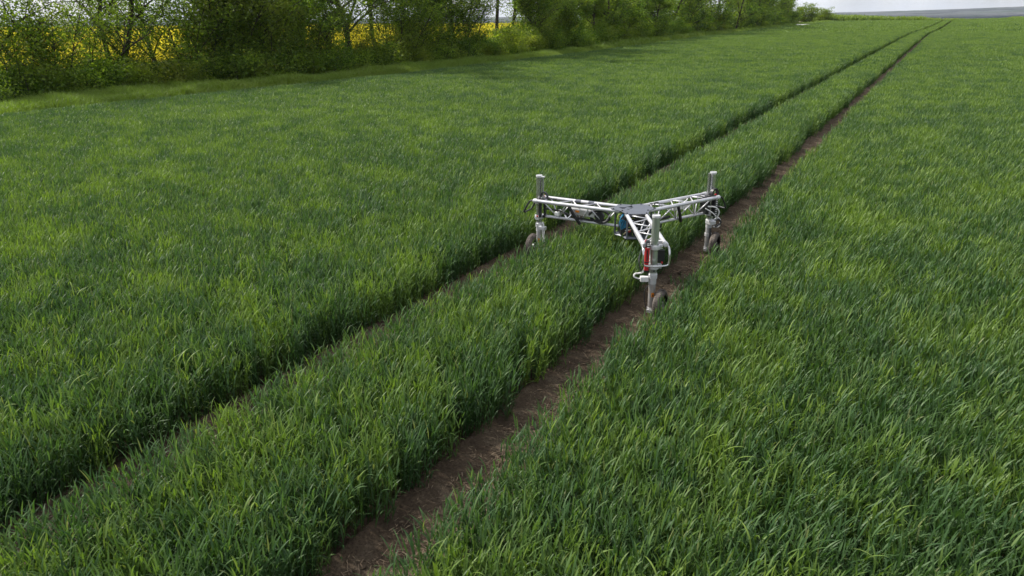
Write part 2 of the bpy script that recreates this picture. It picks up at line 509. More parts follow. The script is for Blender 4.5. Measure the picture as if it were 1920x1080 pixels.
AZ, RR = np.meshgrid(az, rr, indexing='ij')
deg = np.degrees(AZ)
crest = np.interp(deg, [-75, -40, -34, -26, -10, 22, 26, 29.5, 33, 36, 45, 60, 75], [4, 1.0, 0.5, 1.5, -2, -2, 0.5, 3.5, 8, 12.5, 22, 26, 24])
crest = crest + 2.2 * (fbm(deg * 0.35 + 40, deg * 0 + 3, 4) - 0.5) + 0.9 * (fbm(deg * 3.3 + 80, deg * 0 + 9, 2) - 0.5)
D = 1900 + 1000 * RR + 120 * (fbm(deg * 0.25, deg * 0 + 7, 3) - 0.5)
prof = RR ** 0.75
HZ = -16.5 + (crest + 16.5) * prof + 3.0 * (fbm(deg * 2.0, RR * 5, 3) - 0.5) * np.sin(RR * math.pi)
HX, HY = D * np.sin(AZ), D * np.cos(AZ)
hills = grid_mesh('hills', HX, HY, HZ, M_HILL); hills['kind'] = 'structure'
# a light stubble field on the valley floor in front of the hills
m_pale = plain('pale_dry_field', (0.46, 0.43, 0.33), 1.0, 0, 0.12, 0.02, spec=0.0)
a2 = np.radians(np.linspace(23.5, 42, 40)); R2 = np.linspace(1560, 1850, 6)
A2, RD = np.meshgrid(a2, R2, indexing='ij')
RD = RD + np.interp(np.degrees(A2), [23.5, 28, 42], [120, 40, 0]) * (1 - (RD - 1560) / 290)
pf = grid_mesh('far_field', RD * np.sin(A2), RD * np.cos(A2), land_z(RD * np.sin(A2), RD * np.cos(A2)) + 0.3, m_pale); pf['kind'] = 'structure'

# ------------------------------------------------------------------ the cereal crop
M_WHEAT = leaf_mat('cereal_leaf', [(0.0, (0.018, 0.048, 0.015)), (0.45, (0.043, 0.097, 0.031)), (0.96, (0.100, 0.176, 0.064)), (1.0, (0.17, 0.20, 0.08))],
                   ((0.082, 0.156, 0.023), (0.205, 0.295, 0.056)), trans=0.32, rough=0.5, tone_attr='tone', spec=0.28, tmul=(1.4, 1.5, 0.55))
rng = np.random.default_rng(3)
protos = []; zone_idx = []
def zone(cnt, fn):
    s = len(protos)
    for i in range(cnt): protos.append(fn(i))
    zone_idx.append((s, cnt))
zone(14, lambda i: proto_tuft('crop_a_%02d' % i, rng, M_WHEAT, 14, 0.09, 0.47, 6, 0.0088, 4, ll=(0.055, 0.115), curl=(0.2, 2.0), up=0.42))
zone(8, lambda i: proto_tuft('crop_b_%02d' % i, rng, M_WHEAT, 36, 0.155, 0.47, 5, 0.0090, 3, ll=(0.05, 0.11), curl=(0.3, 2.2), up=0.5))
zone(6, lambda i: proto_tuft('crop_c_%02d' % i, rng, M_WHEAT, 200, 0.42, 0.47, 3, 0.014, 2, ll=(0.06, 0.12), stem=False))
zone(6, lambda i: proto_tuft('crop_d_%02d' % i, rng, M_WHEAT, 170, 1.0, 0.46, 3, 0.042, 2, ll=(0.10, 0.18), stem=False))
zone(5, lambda i: proto_tuft('crop_e_%02d' % i, rng, M_WHEAT, 34, 0.16, 0.47, 4, 0.016, 2, ll=(0.06, 0.12)))
zone(5, lambda i: proto_tuft('crop_f_%02d' % i, rng, M_WHEAT, 30, 0.22, 0.46, 4, 0.05, 2, ll=(0.10, 0.18), stem=False))

zone(5, lambda i: proto_tuft('crop_g_%02d' % i, rng, M_WHEAT, 6, 0.06, 0.47, 3, 0.0090, 6, ll=(0.10, 0.18), curl=(1.4, 3.0), up=0.4))
def crop_points(r0, r1, dens, edge=False, amax=46.0):
    cell = 1 / math.sqrt(dens)
    R = r1
    g = np.arange(-R, R, cell)
    X, Y = np.meshgrid(g, np.arange(0, R, cell) if r0 > 0 else np.arange(-1.5, R, cell), indexing='ij')
    X = X.ravel() + rng.uniform(-.5, .5, X.size) * cell; Y = Y.ravel() + rng.uniform(-.5, .5, Y.size) * cell
    d = np.hypot(X, Y) * (1 + rng.normal(0, 0.05, X.size))
    ang = np.degrees(np.abs(np.arctan2(X, np.maximum(Y, 1e-3) + 1.5)))
    k = (d >= r0) & (d < r1) & (ang < amax)
    X, Y = X[k], Y[k]
    n = X * N[0] + Y * N[1]; u = X * U[0] + Y * U[1]
    b = bend(u)
    wig = 0.05 * (fbm(u * 1.3, u * 0 + 4, 3) - 0.5)
    exL = np.interp(u, [0, 5, 6.4, 8.4, 10, 20, 60], [-0.13, -0.07, 0.06, 0.06, -0.05, -0.03, 0.0])
    exR = np.interp(u, [0, 5.2, 6.0, 9.6, 11, 20], [-0.06, -0.05, 0.02, 0.03, -0.04, -0.05])
    def out(gap, j, mg):
        ex = exL if gap is L_GAP else exR
        return (n - b < gap[0] - mg + wig + j) | (n - b > gap[1] + mg - wig - j + ex)
    j = rng.normal(0, 0.022, n.size)
    mg = 0.10 if edge and r1 < 150 else 0.20 if edge else {14: 0.03, 40: 0.08, 110: 0.9, 260: 1.6}[int(r1)]
    if edge: k0 = (n - b > L_GAP[0] - 1.9) & (n - b < R_GAP[1] + 1.9)
    else: k0 = np.ones(n.size, bool)
    if r0 >= 40 and not edge: k0 &= ~((n - b > L_GAP[0] - mg) & (n - b < R_GAP[1] + mg)); mg = -9.0
    k = k0 & ((out(L_GAP, j, mg) & out(R_GAP, j, mg)) if mg > -5 else True) & (n > crop_left(u) + rng.normal(0, 0.06, n.size)) & (u < crop_end(n))
    return X[k], Y[k], (n - b)[k], u[k]
P = []; S = []; T = []; I = []; LX = []; LY = []
for zi, (r0, r1, dens, eg) in enumerate([(0, 14, 88, False), (14, 40, 42, False), (40, 110, 6.5, False), (110, 260, 1.7, False), (40, 110, 30, True), (110, 260, 14, True)]):
    X, Y, n, u = crop_points(r0, r1, dens, eg)
    m = len(X)
    hv = 1.06 + 0.12 * fbm(X * 0.35, Y * 0.35, 3) + rng.normal(0, 0.035, m)
    # plants standing at the foot of a track edge are a little shorter
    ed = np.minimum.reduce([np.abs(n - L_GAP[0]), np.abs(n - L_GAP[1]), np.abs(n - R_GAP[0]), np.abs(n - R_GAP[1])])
    hv = hv * (1 - 0.06 * np.exp(-(ed / 0.10) ** 2))
    S.append(np.clip(hv, 0.6, 1.3))
    # yellow-green: broad drifts, smaller clumps and single weedy plants
    big = fbm(X * 0.16 + 3, Y * 0.16, 3); mid = fbm(X * 0.9 + 30, Y * 0.9 + 8, 3); small = rng.random(m)
    side = np.where(n < -2.3, 0.05, 0.0)
    t = 0.22 + 0.3 * (big - 0.5) + 0.8 * (mid - 0.5) + 2.2 * (fbm(X * 3.1, Y * 3.1 + 7, 2) - 0.5) + side + 0.8 * (small - 0.5)
    d = np.hypot(X, Y)
    t = t + np.where(small > 0.955, 0.7, 0) * (d < 40)
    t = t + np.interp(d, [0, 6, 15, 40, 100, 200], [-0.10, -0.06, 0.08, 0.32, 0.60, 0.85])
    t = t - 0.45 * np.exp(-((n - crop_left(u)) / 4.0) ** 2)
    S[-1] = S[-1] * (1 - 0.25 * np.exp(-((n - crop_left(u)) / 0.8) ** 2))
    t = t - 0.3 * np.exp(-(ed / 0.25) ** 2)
    T.append(np.clip(t, 0, 1))
    s0, c0 = zone_idx[zi]
    ii = s0 + rng.integers(0, c0, m)
    if zi < 2:       # long arching grass weeds, mostly in loose clusters
        wd = (ed > 0.22) & (rng.random(m) < 0.003 + 0.07 * np.clip((fbm(X * 0.7 + 60, Y * 0.7 + 21, 3) - 0.56) * 6, 0, 1))
        ii = np.where(wd, zone_idx[6][0] + rng.integers(0, 5, m), ii)
        T[-1] = np.where(wd, rng.uniform(0.7, 1.0, m), T[-1])
    I.append(ii)
    LX.append(0.05 + 0.10 * (fbm(X * 0.5, Y * 0.5 + 9, 2) - 0.5) * 2 + rng.normal(0, 0.06, m)
              + np.where((n > L_GAP[1]) & (n < L_GAP[1] + 0.12), -0.08, 0) + np.where((n > R_GAP[1]) & (n < R_GAP[1] + 0.12), -0.08, 0)
              + np.where((n < R_GAP[0]) & (n > R_GAP[0] - 0.12), 0.10, 0) + np.where((n < L_GAP[0]) & (n > L_GAP[0] - 0.12), 0.08, 0))
    LY.append(0.02 + 0.14 * (fbm(X * 0.5 + 50, Y * 0.5, 2) - 0.5) * 2 + rng.normal(0, 0.08, m))
    P.append(np.stack([X, Y, np.zeros(m)], 1))
    print('crop zone', zi, m)
P = np.concatenate(P); m = len(P)
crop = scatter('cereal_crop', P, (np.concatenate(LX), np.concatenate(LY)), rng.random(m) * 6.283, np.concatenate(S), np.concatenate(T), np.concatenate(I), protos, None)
tag(crop, 'knee-high green cereal crop covering the whole field on both sides of the wheel tracks', 'crop', kind='stuff')

# straw and dead leaf litter on the bare tracks
M_STRAW = leaf_mat('dry_straw', [(0, (0.11, 0.075, 0.05)), (1, (0.30, 0.22, 0.15))], ((0.2, 0.15, 0.10), (0.28, 0.22, 0.15)), 0.1, 0.8)
def litter_proto(i):
    k = 9
    base = np.stack([rng.uniform(-.12, .12, k), rng.uniform(-.12, .12, k), rng.uniform(0.0, 0.02, k)], 1)
    v, f, l = blades(k, base, rng.random(k) * 6.28, rng.uniform(0.015, 0.07, k), rng.uniform(0.002, 0.006, k), rng.uniform(1.3, 1.6, k), rng.uniform(-0.1, 0.5, k), 3, rng.random(k))
    me = mesh_np('litter_%d' % i, v, f, False, l); me.materials.append(M_STRAW)
    return bpy.data.objects.new('litter_%d' % i, me)
lp = [litter_proto(i) for i in range(6)]
uu = rng.uniform(-1, 16, 2600); which = rng.random(2600) < 0.45
nn = np.where(which, rng.uniform(L_GAP[0], L_GAP[1], 2600), rng.uniform(R_GAP[0], R_GAP[1], 2600))
X, Y = W2(nn, uu)
lit = scatter('straw_litter', np.stack([X, Y, np.full(2600, 0.028)], 1), (rng.normal(0, .1, 2600), rng.normal(0, .1, 2600)), rng.random(2600) * 6.28, rng.uniform(.6, 1.2, 2600), rng.random(2600), rng.integers(0, 6, 2600), lp, None)
tag(lit, 'dry straw and dead leaf bits scattered over the bare brown wheel tracks', 'litter', kind='stuff')
# soil clods
def clod(i):
    bm = bmesh.new(); bmesh.ops.create_icosphere(bm, subdivisions=1, radius=1)
    for v in bm.verts: v.co *= random.uniform(0.6, 1.15)
    for v in bm.verts: v.co.z *= 0.6
    me = bpy.data.meshes.new('clod_%d' % i); bm.to_mesh(me); bm.free(); me.materials.append(M_TRACK)
    return bpy.data.objects.new('clod_%d' % i, me)
random.seed(4)
cp = [clod(i) for i in range(5)]
K = 13000
uu = rng.uniform(-1, 18, K); which = rng.random(K) < 0.4
nn = np.where(which, rng.uniform(L_GAP[0], L_GAP[1], K), rng.uniform(R_GAP[0], R_GAP[1], K))
X, Y = W2(nn, uu)
cl = scatter('soil_clods', np.stack([X, Y, np.full(K, 0.02)], 1), (rng.normal(0, .4, K), rng.normal(0, .4, K)), rng.random(K) * 6.28, 0.004 + 0.022 * rng.random(K) ** 3, rng.random(K), rng.integers(0, 5, K), cp, None)
tag(cl, 'small crumbly soil clods lying on the bare wheel tracks', 'soil clods', kind='stuff')

# ------------------------------------------------------------------ thin summer haze in the air
hz = MB().box((0, 0, 13.0), (12300, 13200, 62)).build('haze', None)
hm, hnt, hout = new_mat('haze_air')
pv = N_(hnt, 'ShaderNodeVolumePrincipled'); pv.inputs['Color'].default_value = (0.80, 0.88, 1.0, 1)
pv.inputs['Density'].default_value = 0.00008; pv.inputs['Anisotropy'].default_value = 0.2
hnt.links.new(pv.outputs[0], hout.inputs['Volume'])
hz.data.materials.append(hm); hz['kind'] = 'stuff'; hz.location = (0, 0, 0)

# ------------------------------------------------------------------ verge, field margin, rape
M_VERGE = leaf_mat('verge_grass', [(0, (0.115, 0.185, 0.026)), (1, (0.20, 0.29, 0.045))], ((0.15, 0.22, 0.035), (0.23, 0.28, 0.05)), 0.35, 0.5, 'tone')
vp = [proto_tuft('verge_%d' % i, rng, M_VERGE, 26, 0.2, 0.42, 2, 0.016, 3, ll=(0.16, 0.34), curl=(0.6, 2.0)) for i in range(6)]
vw = [proto_tuft('verge_x%d' % i, rng, M_VERGE, 30, 0.7, 0.45, 2, 0.05, 2, ll=(0.22, 0.4), curl=(0.6, 2.0), stem=False) for i in range(4)]
def hedge_front(u):
    """where the bushes' feet begin"""
    return np.interp(u, [0, 20, 27, 40, 59, 100, 180, 240], [-28.5, -27.7, -26.0, -25.4, -26.4, -28.6, -30.0, -30.2]) - 0.9 * (fbm(u * 0.12, u * 0 + 2, 3) - 0.5)
u1 = rng.uniform(2, 60, 9000); u2 = rng.uniform(60, 235, 2600)
uu = np.concatenate([u1, u2]); a0 = crop_left(uu) - 0.5 - 0.1 * fbm(uu * 0.5, uu * 0, 2); b0 = hedge_front(uu) - 0.9
nn = b0 + (a0 - b0) * rng.random(len(uu))
X, Y = W2(nn, uu)
m = len(X)
ix = np.where(uu < 60, rng.integers(0, 6, m), 6 + rng.integers(0, 4, m))
sc = (0.62 + 0.55 * fbm(X * 0.8, Y * 0.8, 3)) * np.clip(0.55 + (a0 - nn) / 1.4, 0.55, 1.15)
vg = scatter('verge_grass', np.stack([X, Y, np.zeros(m)], 1), (rng.normal(.08, .12, m), rng.normal(0, .12, m)), rng.random(m) * 6.28, sc, np.clip(1.6 * (fbm(X * .3, Y * .3, 3) - 0.42), 0, 1), ix, vp + vw, None)
tag(vg, 'bright green grass verge running between the crop and the hedgerow', 'grass', kind='stuff')
# weedy margin along the far end of the crop
nn = rng.uniform(-33, 100, 2600); uu = crop_end(nn) + rng.uniform(0.3, 6, 2600)
X, Y = W2(nn, uu); m = 2600
sc = (0.7 + 1.9 * fbm(nn * 0.12, nn * 0 + 2, 4) ** 1.6) * np.interp(nn, [-33, -8, 0, 15, 40, 100], [1.0, 0.8, 0.55, 0.5, 0.9, 0.9]) * rng.uniform(.8, 1.2, m)
mg = scatter('margin_weeds', np.stack([X, Y, land_z(X, Y) - 0.02], 1), (rng.normal(0, .1, m), rng.normal(0, .1, m)), rng.random(m) * 6.28, sc * 1.25, np.clip(0.3 + 1.6 * (fbm(X * .05, Y * .05, 3) - 0.4), 0, 1), rng.integers(0, 4, m),
             [proto_tuft('margin_%d' % i, rng, M_VERGE, 50, 0.8, 0.5, 3, 0.07, 2, ll=(0.2, 0.4), stem=False) for i in range(4)], None)
tag(mg, 'low olive green weeds along the far end of the crop', 'weeds', kind='stuff')

# flowering rape behind the trees
M_RAPE_L = leaf_mat('rape_leaf', [(0, (0.05, 0.09, 0.03)), (1, (0.09, 0.14, 0.04))], ((0.09, 0.13, 0.03), (0.12, 0.15, 0.04)), 0.3, 0.5)
m_, nt_, out_ = new_mat('rape_petals')
c_ = ramp(nt_, attr(nt_, 'lv'), [(0, (0.56, 0.48, 0.02)), (1, (0.80, 0.72, 0.07))])
dif = N_(nt_, 'ShaderNodeBsdfDiffuse'); trn = N_(nt_, 'ShaderNodeBsdfTranslucent'); mxs = N_(nt_, 'ShaderNodeMixShader'); mxs.inputs[0].default_value = 0.4
nt_.links.new(c_, dif.inputs[0]); nt_.links.new(c_, trn.inputs[0]); nt_.links.new(dif.outputs[0], mxs.inputs[1]); nt_.links.new(trn.outputs[0], mxs.inputs[2]); nt_.links.new(mxs.outputs[0], out_.inputs[0])
M_PETAL = m_
def rape_proto(name, rad, k, size):
    a = rng.random(k) * 6.28; r = rad * np.sqrt(rng.random(k)); h = 1.15 + rng.normal(0, .07, k)
    V = []; F = []; L = []; mi = []
    for i in range(k):
        c = np.array([r[i] * math.cos(a[i]), r[i] * math.sin(a[i]), h[i]])
        for q in range(4):
            cc_ = c + rng.normal(0, size * 0.5, 3) - np.array([0, 0, q * size * 0.5])
            t1 = rng.normal(0, 1, 3); t1 /= np.linalg.norm(t1); t2 = np.cross(t1, rng.normal(0, 1, 3)); t2 /= np.linalg.norm(t2)
            b = len(V); s = size * rng.uniform(.6, 1.1)
            V += [cc_ - t1 * s, cc_ + t2 * s * .6, cc_ + t1 * s, cc_ - t2 * s * .6]; F.append((b, b + 1, b + 2, b + 3)); L += [rng.random()] * 4; mi.append(0)
    for i in range(k):
        c = np.array([r[i] * math.cos(a[i]), r[i] * math.sin(a[i]), 0.0])
        for q in range(3):
            z0 = rng.uniform(0.2, 0.9); w = size * 1.2; b = len(V); an = rng.random() * 6.28
            d = np.array([math.cos(an), math.sin(an), 0.5]) * w * 2; sd = np.array([-math.sin(an), math.cos(an), 0]) * w
            cc_ = c + np.array([0, 0, z0])
            V += [cc_, cc_ + d * .5 + sd * .6, cc_ + d, cc_ + d * .5 - sd * .6]; F.append((b, b + 1, b + 2, b + 3)); L += [rng.random()] * 4; mi.append(1)
    me = mesh_np(name, np.array(V), np.array(F), False, L); me.materials.append(M_PETAL); me.materials.append(M_RAPE_L)
    me.polygons.foreach_set('material_index', np.array(mi, np.int32))
    return bpy.data.objects.new(name, me)
rp = [rape_proto('rape_a%d' % i, 0.35, 26, 0.055) for i in range(3)] + [rape_proto('rape_b%d' % i, 1.4, 70, 0.16) for i in range(3)]
def rape_pts(r0, r1, cell):
    X, Y = np.meshgrid(np.arange(-260, 60, cell), np.arange(5, 240, cell), indexing='ij')
    X = X.ravel() + rng.uniform(-.5, .5, X.size) * cell; Y = Y.ravel() + rng.uniform(-.5, .5, Y.size) * cell
    n = X * N[0] + Y * N[1]; d = np.hypot(X, Y)
    k = (n < -35) & (n > -260) & (d >= r0) & (d < r1) & (np.arctan2(X, Y) > -0.86) & (Y < np.interp(X, [-260, -140, -40, 0, 40], [240, 232, 196, 165, 150]))
    return X[k], Y[k]
xa, ya = rape_pts(0, 62, 0.5); xb, yb = rape_pts(62, 400, 1.5)
X = np.concatenate([xa, xb]); Y = np.concatenate([ya, yb]); m = len(X)
ix = np.concatenate([rng.integers(0, 3, len(xa)), 3 + rng.integers(0, 3, len(xb))])
print('rape', m)
rape = scatter('rapeseed_crop', np.stack([X, Y, np.zeros(m)], 1), (rng.normal(0, .05, m), rng.normal(0, .05, m)), rng.random(m) * 6.28, rng.uniform(.92, 1.1, m), rng.random(m), ix, rp, None)
tag(rape, 'bright yellow flowering rapeseed field seen through gaps in the hedgerow', 'crop', kind='stuff')

# ------------------------------------------------------------------ trees and bushes
M_BARK = plain('bark', (0.055, 0.045, 0.036), 0.9, 0, 0.35, 9.0, 0.6, 0.1)
M_TREE = leaf_mat('tree_leaf', [(0, (0.040, 0.088, 0.010)), (0.5, (0.100, 0.175, 0.016)), (1, (0.26, 0.36, 0.044))], ((0.10, 0.155, 0.014), (0.22, 0.27, 0.03)), 0.5, 0.5, None, 0.3)
M_BUSH = leaf_mat('bush_leaf', [(0, (0.040, 0.088, 0.012)), (0.5, (0.115, 0.200, 0.020)), (1, (0.28, 0.38, 0.046))], ((0.14, 0.185, 0.026), (0.26, 0.29, 0.045)), 0.55, 0.5, None, 0.45)
M_LIME = leaf_mat('bright_leaf', [(0, (0.09, 0.15, 0.010)), (1, (0.19, 0.25, 0.018))], ((0.12, 0.18, 0.012), (0.2, 0.24, 0.02)), 0.45, 0.5, None, 0.5)
def leaf_quads(centers, size, rng_, lvn):
    k = len(centers)
    t1 = rng_.normal(0, 1, (k, 3)); t1[:, 2] *= 0.5; t1 /= np.linalg.norm(t1, axis=1)[:, None]
    t2 = np.cross(t1, rng_.normal(0, 1, (k, 3))); t2 /= np.linalg.norm(t2, axis=1)[:, None] + 1e-9
    s = (size * rng_.uniform(.6, 1.3, k))[:, None]
    V = np.stack([centers - t1 * s, centers + t2 * s * .55, centers + t1 * s, centers - t2 * s * .55], 1).reshape(-1, 3)
    F = np.arange(4 * k).reshape(k, 4)
    return V, F, np.repeat(np.clip(lvn, 0, 1), 4)
def branches(rng_, p, d, length, rad, depth, out, tips, spread):
    segs = 4; pts = [p]; rs = [rad]; q = p.copy(); dd = d.copy()
    for i in range(segs):
        dd = dd + rng_.normal(0, 0.11, 3); dd /= np.linalg.norm(dd); q = q + dd * length / segs
        pts.append(q); rs.append(rad * (1 - 0.55 * (i + 1) / segs))
    out.append((pts, rs, 7 if depth == 0 else 4))
    if depth >= 2:
        for i in (1, 2, 3, 4): tips.append(pts[i])
        if depth >= 3: return
    if depth >= 1 and rad < 0.022: return tips.extend(pts[1:])
    kids = (11, 6, 3)[depth]
    for k in range(kids):
        f = (rng_.uniform(spread[0], 1.0) if depth == 0 else rng_.uniform(0.3, 1.0)) * segs
        i = min(int(f), segs - 1); b = pts[i] + (pts[i + 1] - pts[i]) * (f - i)
        an = rng_.random() * 6.28; el = rng_.uniform(0.15, 0.9)
        nd = np.array([math.cos(an) * math.cos(el), math.sin(an) * math.cos(el), math.sin(el)])
        nd = nd * 0.85 + dd * 0.3; nd /= np.linalg.norm(nd)
        branches(rng_, b, nd, length * rng_.uniform(0.34, 0.52), rad * (0.42 if depth == 0 else 0.5), depth + 1, out, tips, spread)
def make_tree(seed, height, rad, stems, leaves, lsize, mat, spread=(0.22,), clump=0.45, low_fill=0, lean=0.06):
    """returns meshes (wood, foliage) standing at the origin"""
    r_ = np.random.default_rng(seed); out = []; tips = []
    for s in range(stems):
        an = r_.random() * 6.28; l0 = lean if stems == 1 else 0.22
        d = np.array([math.cos(an) * l0, math.sin(an) * l0, 1.0]); d /= np.linalg.norm(d)
        b0 = np.array([math.cos(an) * 0.12 * (stems > 1), math.sin(an) * 0.12 * (stems > 1), -0.1])
        branches(r_, b0, d, height * r_.uniform(.7, .9), rad, 0, out, tips, spread)
    mb = MB()
    for pts, rs, sg in out: mb.tube([Vector(p) for p in pts], [max(.006, r) for r in rs], sg, False)
    wood = bpy.data.meshes.new('trunk'); wood.from_pydata(mb.v, [], mb.f); wood.update(); wood.materials.append(M_BARK)
    for p_ in wood.polygons: p_.use_smooth = True
    tips = np.array(tips)
    if low_fill:
        a = r_.random(low_fill) * 6.28; rr_ = 0.25 * height * np.sqrt(r_.random(low_fill))
        tips = np.concatenate([tips, np.stack([rr_ * np.cos(a), rr_ * np.sin(a), r_.uniform(0.3, 0.45 * height, low_fill)], 1)])
    ci = r_.integers(0, len(tips), leaves)
    tone = r_.normal(0.45, 0.22, len(tips))[ci] + r_.normal(0, 0.14, leaves)
    C = tips[ci] + r_.normal(0, clump * 0.5, (leaves, 3)) * np.array([1, 1, .7])
    C[:, 2] = np.maximum(C[:, 2], 0.15)
    V, F, L = leaf_quads(C, lsize, r_, tone)
    fol = mesh_np('crown', V, F, False, L); fol.materials.append(mat)
    return wood, fol
def make_bush(seed, w, h, leaves, lsize, mat, nst=9):
    r_ = np.random.default_rng(seed); mb = MB(); cl_ = []
    for s in range(nst):
        an = r_.random() * 6.28; rr_ = w * 0.5 * math.sqrt(r_.random()); tip = Vector((math.cos(an) * rr_, math.sin(an) * rr_, h * r_.uniform(.65, 1.05)))
        b0 = Vector((math.cos(an) * rr_ * .35, math.sin(an) * rr_ * .35, -0.05)); mid = b0.lerp(tip, .5) + Vector(r_.normal(0, .08, 3))
        mb.tube([b0, mid, tip], [.022, .014, .006], 4, False)
        for q in range(4): cl_.append(b0.lerp(tip, r_.uniform(.15, 1.0)) + Vector(r_.normal(0, .22, 3)))
    st = bpy.data.meshes.new('stems'); st.from_pydata(mb.v, [], mb.f); st.update(); st.materials.append(M_BARK)
    cl_ = np.array([tuple(c) for c in cl_]); ci = r_.integers(0, len(cl_), leaves)
    C = cl_[ci] + r_.normal(0, 0.24, (leaves, 3)) * np.array([w / 2.2, w / 2.2, .9])
    C[:, 2] = np.abs(C[:, 2]) + 0.02
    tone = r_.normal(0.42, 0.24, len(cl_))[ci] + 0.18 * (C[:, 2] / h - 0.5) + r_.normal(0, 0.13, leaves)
    V, F, L = leaf_quads(C, lsize, r_, tone)
    fo = mesh_np('foliage', V, F, False, L); fo.materials.append(mat)
    return st, fo
TREES = {
    'sparse': [make_tree(21 + i, 7.5, 0.11, 1 + i % 2, 8000, 0.055, M_TREE, (0.16,), 0.4) for i in range(3)],
    'full': [make_tree(41 + i, 8.0, 0.13, 1, 14000, 0.09, M_TREE, (0.10,), 0.5, 80) for i in range(4)],
    'pole': [make_tree(61 + i, 8.5, 0.13, 1, 9500, 0.08, M_TREE, (0.24,), 0.5) for i in range(3)],
    'far': [make_tree(81 + i, 9.5, 0.16, 1, 5200, 0.14, M_TREE, (0.1,), 0.9, 90) for i in range(4)],
    'young': [make_tree(71 + i, 4.6 + 0.5 * i, 0.035, 4, 5000, 0.062, M_TREE if i != 1 else M_BUSH, (0.05,), 0.55, 25) for i in range(3)],
    'dark': [make_tree(91, 7.5, 0.13, 2, 14500, 0.09, M_BUSH, (0.06,), 0.45, 110)],
}
BUSH = {
    'near': [make_bush(101 + i, 2.3, 1.7, 2700, 0.066, M_TREE if i in (1, 4) else M_BUSH) for i in range(5)],
    'mid': [make_bush(121 + i, 2.8, 2.1, 3600, 0.075, M_TREE if i % 2 else M_BUSH) for i in range(4)],
    'far': [make_bush(141 + i, 3.4, 2.8, 1500, 0.15, M_TREE if i % 2 else M_BUSH) for i in range(4)],
    'lime': [make_bush(161, 5.0, 5.0, 5000, 0.15, M_LIME, 22)],
}
def put(kind, names, meshes, n, u, scale, rz, label, cat, group=None):
    x, y = W2(n, u)
    e = empty(kind, (float(x), float(y), float(land_z(np.float64(x), np.float64(y)))), rz)
    e.scale = (scale, scale, scale)
    for nm, me in zip(names, meshes): link(nm, me, None, e)
    return tag(e, label, cat, group)
def u_at(px, n):
    """distance along the row at which a point of the row shows in picture column px"""
    t = math.atan((px - 960) / (F_PX / math.cos(PITCH)) ) if False else None
    # ground ray through column px close to the horizon
    X = (px - 960); Fw = F_PX / math.cos(PITCH)
    ux, uy = X / math.hypot(X, Fw), Fw / math.hypot(X, Fw)
    nn_ = ux * N[0] + uy * N[1]; uu_ = ux * U[0] + uy * U[1]
    return n / nn_ * uu_
rt_ = random.Random(5)
TN, BN = ('trunk', 'crown'), ('stems', 'foliage')
named = [   # picture column, n, kind, scale, label
    (-60, -31.0, 'sparse', 0, 1.05, 'thinly leaved tree at the left edge of the photo before the yellow field'),
    (205, -30.6, 'sparse', 1, 1.1, 'thin forked tree with few leaves standing against the yellow field at the left'),
    (300, -31.6, 'sparse', 2, 1.0, 'light open-crowned tree just right of the thin forked tree at the left'),
    (395, -30.2, 'full', 0, 0.95, 'leafy mid green tree at the left side of the dense dark clump'),
    (470, -30.0, 'dark', 0, 1.0, 'dense dark tree leafed down to the ground in the left part of the hedgerow'),
    (560, -31.2, 'full', 1, 1.0, 'full green tree ending the dense clump, left of the straight bare trunk'),
    (662, -28.4, 'pole', 0, 1.25, 'straight bare brown trunk standing in the gap before the yellow field'),
    (643, -30.4, 'pole', 1, 0.85, 'thin dark trunk close left of the straight bare brown trunk'),
    (715, -29.8, 'pole', 2, 1.1, 'dark trunk right of the straight bare brown trunk, yellow flowers beside it'),
    (762, -30.4, 'pole', 1, 1.0, 'slim tree between the first gap and the thicker middle trees'),
    (808, -28.8, 'full', 2, 0.8, 'low-branched green tree between two slim trunks in the middle of the row'),
    (855, -28.8, 'pole', 0, 1.15, 'tall slim dark trunk left of the second gap with sky behind'),
    (925, -28.8, 'pole', 2, 1.2, 'dark trunk standing in the second small gap of yellow field'),
    (962, -29.6, 'pole', 1, 1.1, 'slim trunk right of the second small gap of yellow field'),
    (1048, -28.6, 'full', 1, 0.95, 'full green tree at the start of the closed middle stretch of the hedgerow'),
    (1005, -28.4, 'full', 3, 1.0, 'leafy tree closing the row just right of the second gap'),
]
for px, n, kd, vi, sc, lb in named:
    put('tree', TN, TREES[kd][vi], n, u_at(px, n), sc, rt_.random() * 6.28, lb, 'tree')
u = u_at(1040, -30.5); i = 0
while u < 182:
    kd = 'full' if u < 85 else 'far'
    v = TREES[kd][rt_.randrange(4)]
    n = crop_left(u) - rt_.uniform(3.0, 6.5)
    lb, g = (('mid green leafy tree in the closed middle stretch of the hedgerow', 'trees of the closed middle stretch of the hedgerow') if u < 85 else
             ('small distant leafy tree in the far stretch of the hedgerow', 'trees of the far stretch of the hedgerow'))
    put('tree', TN, v, n, u, rt_.uniform(.75, 1.1) * (0.72 if u > 170 else 0.9), rt_.random() * 6.28, lb, 'tree', g)
    u += rt_.uniform(2.0, 3.4) * (1 if u < 85 else 1.4)
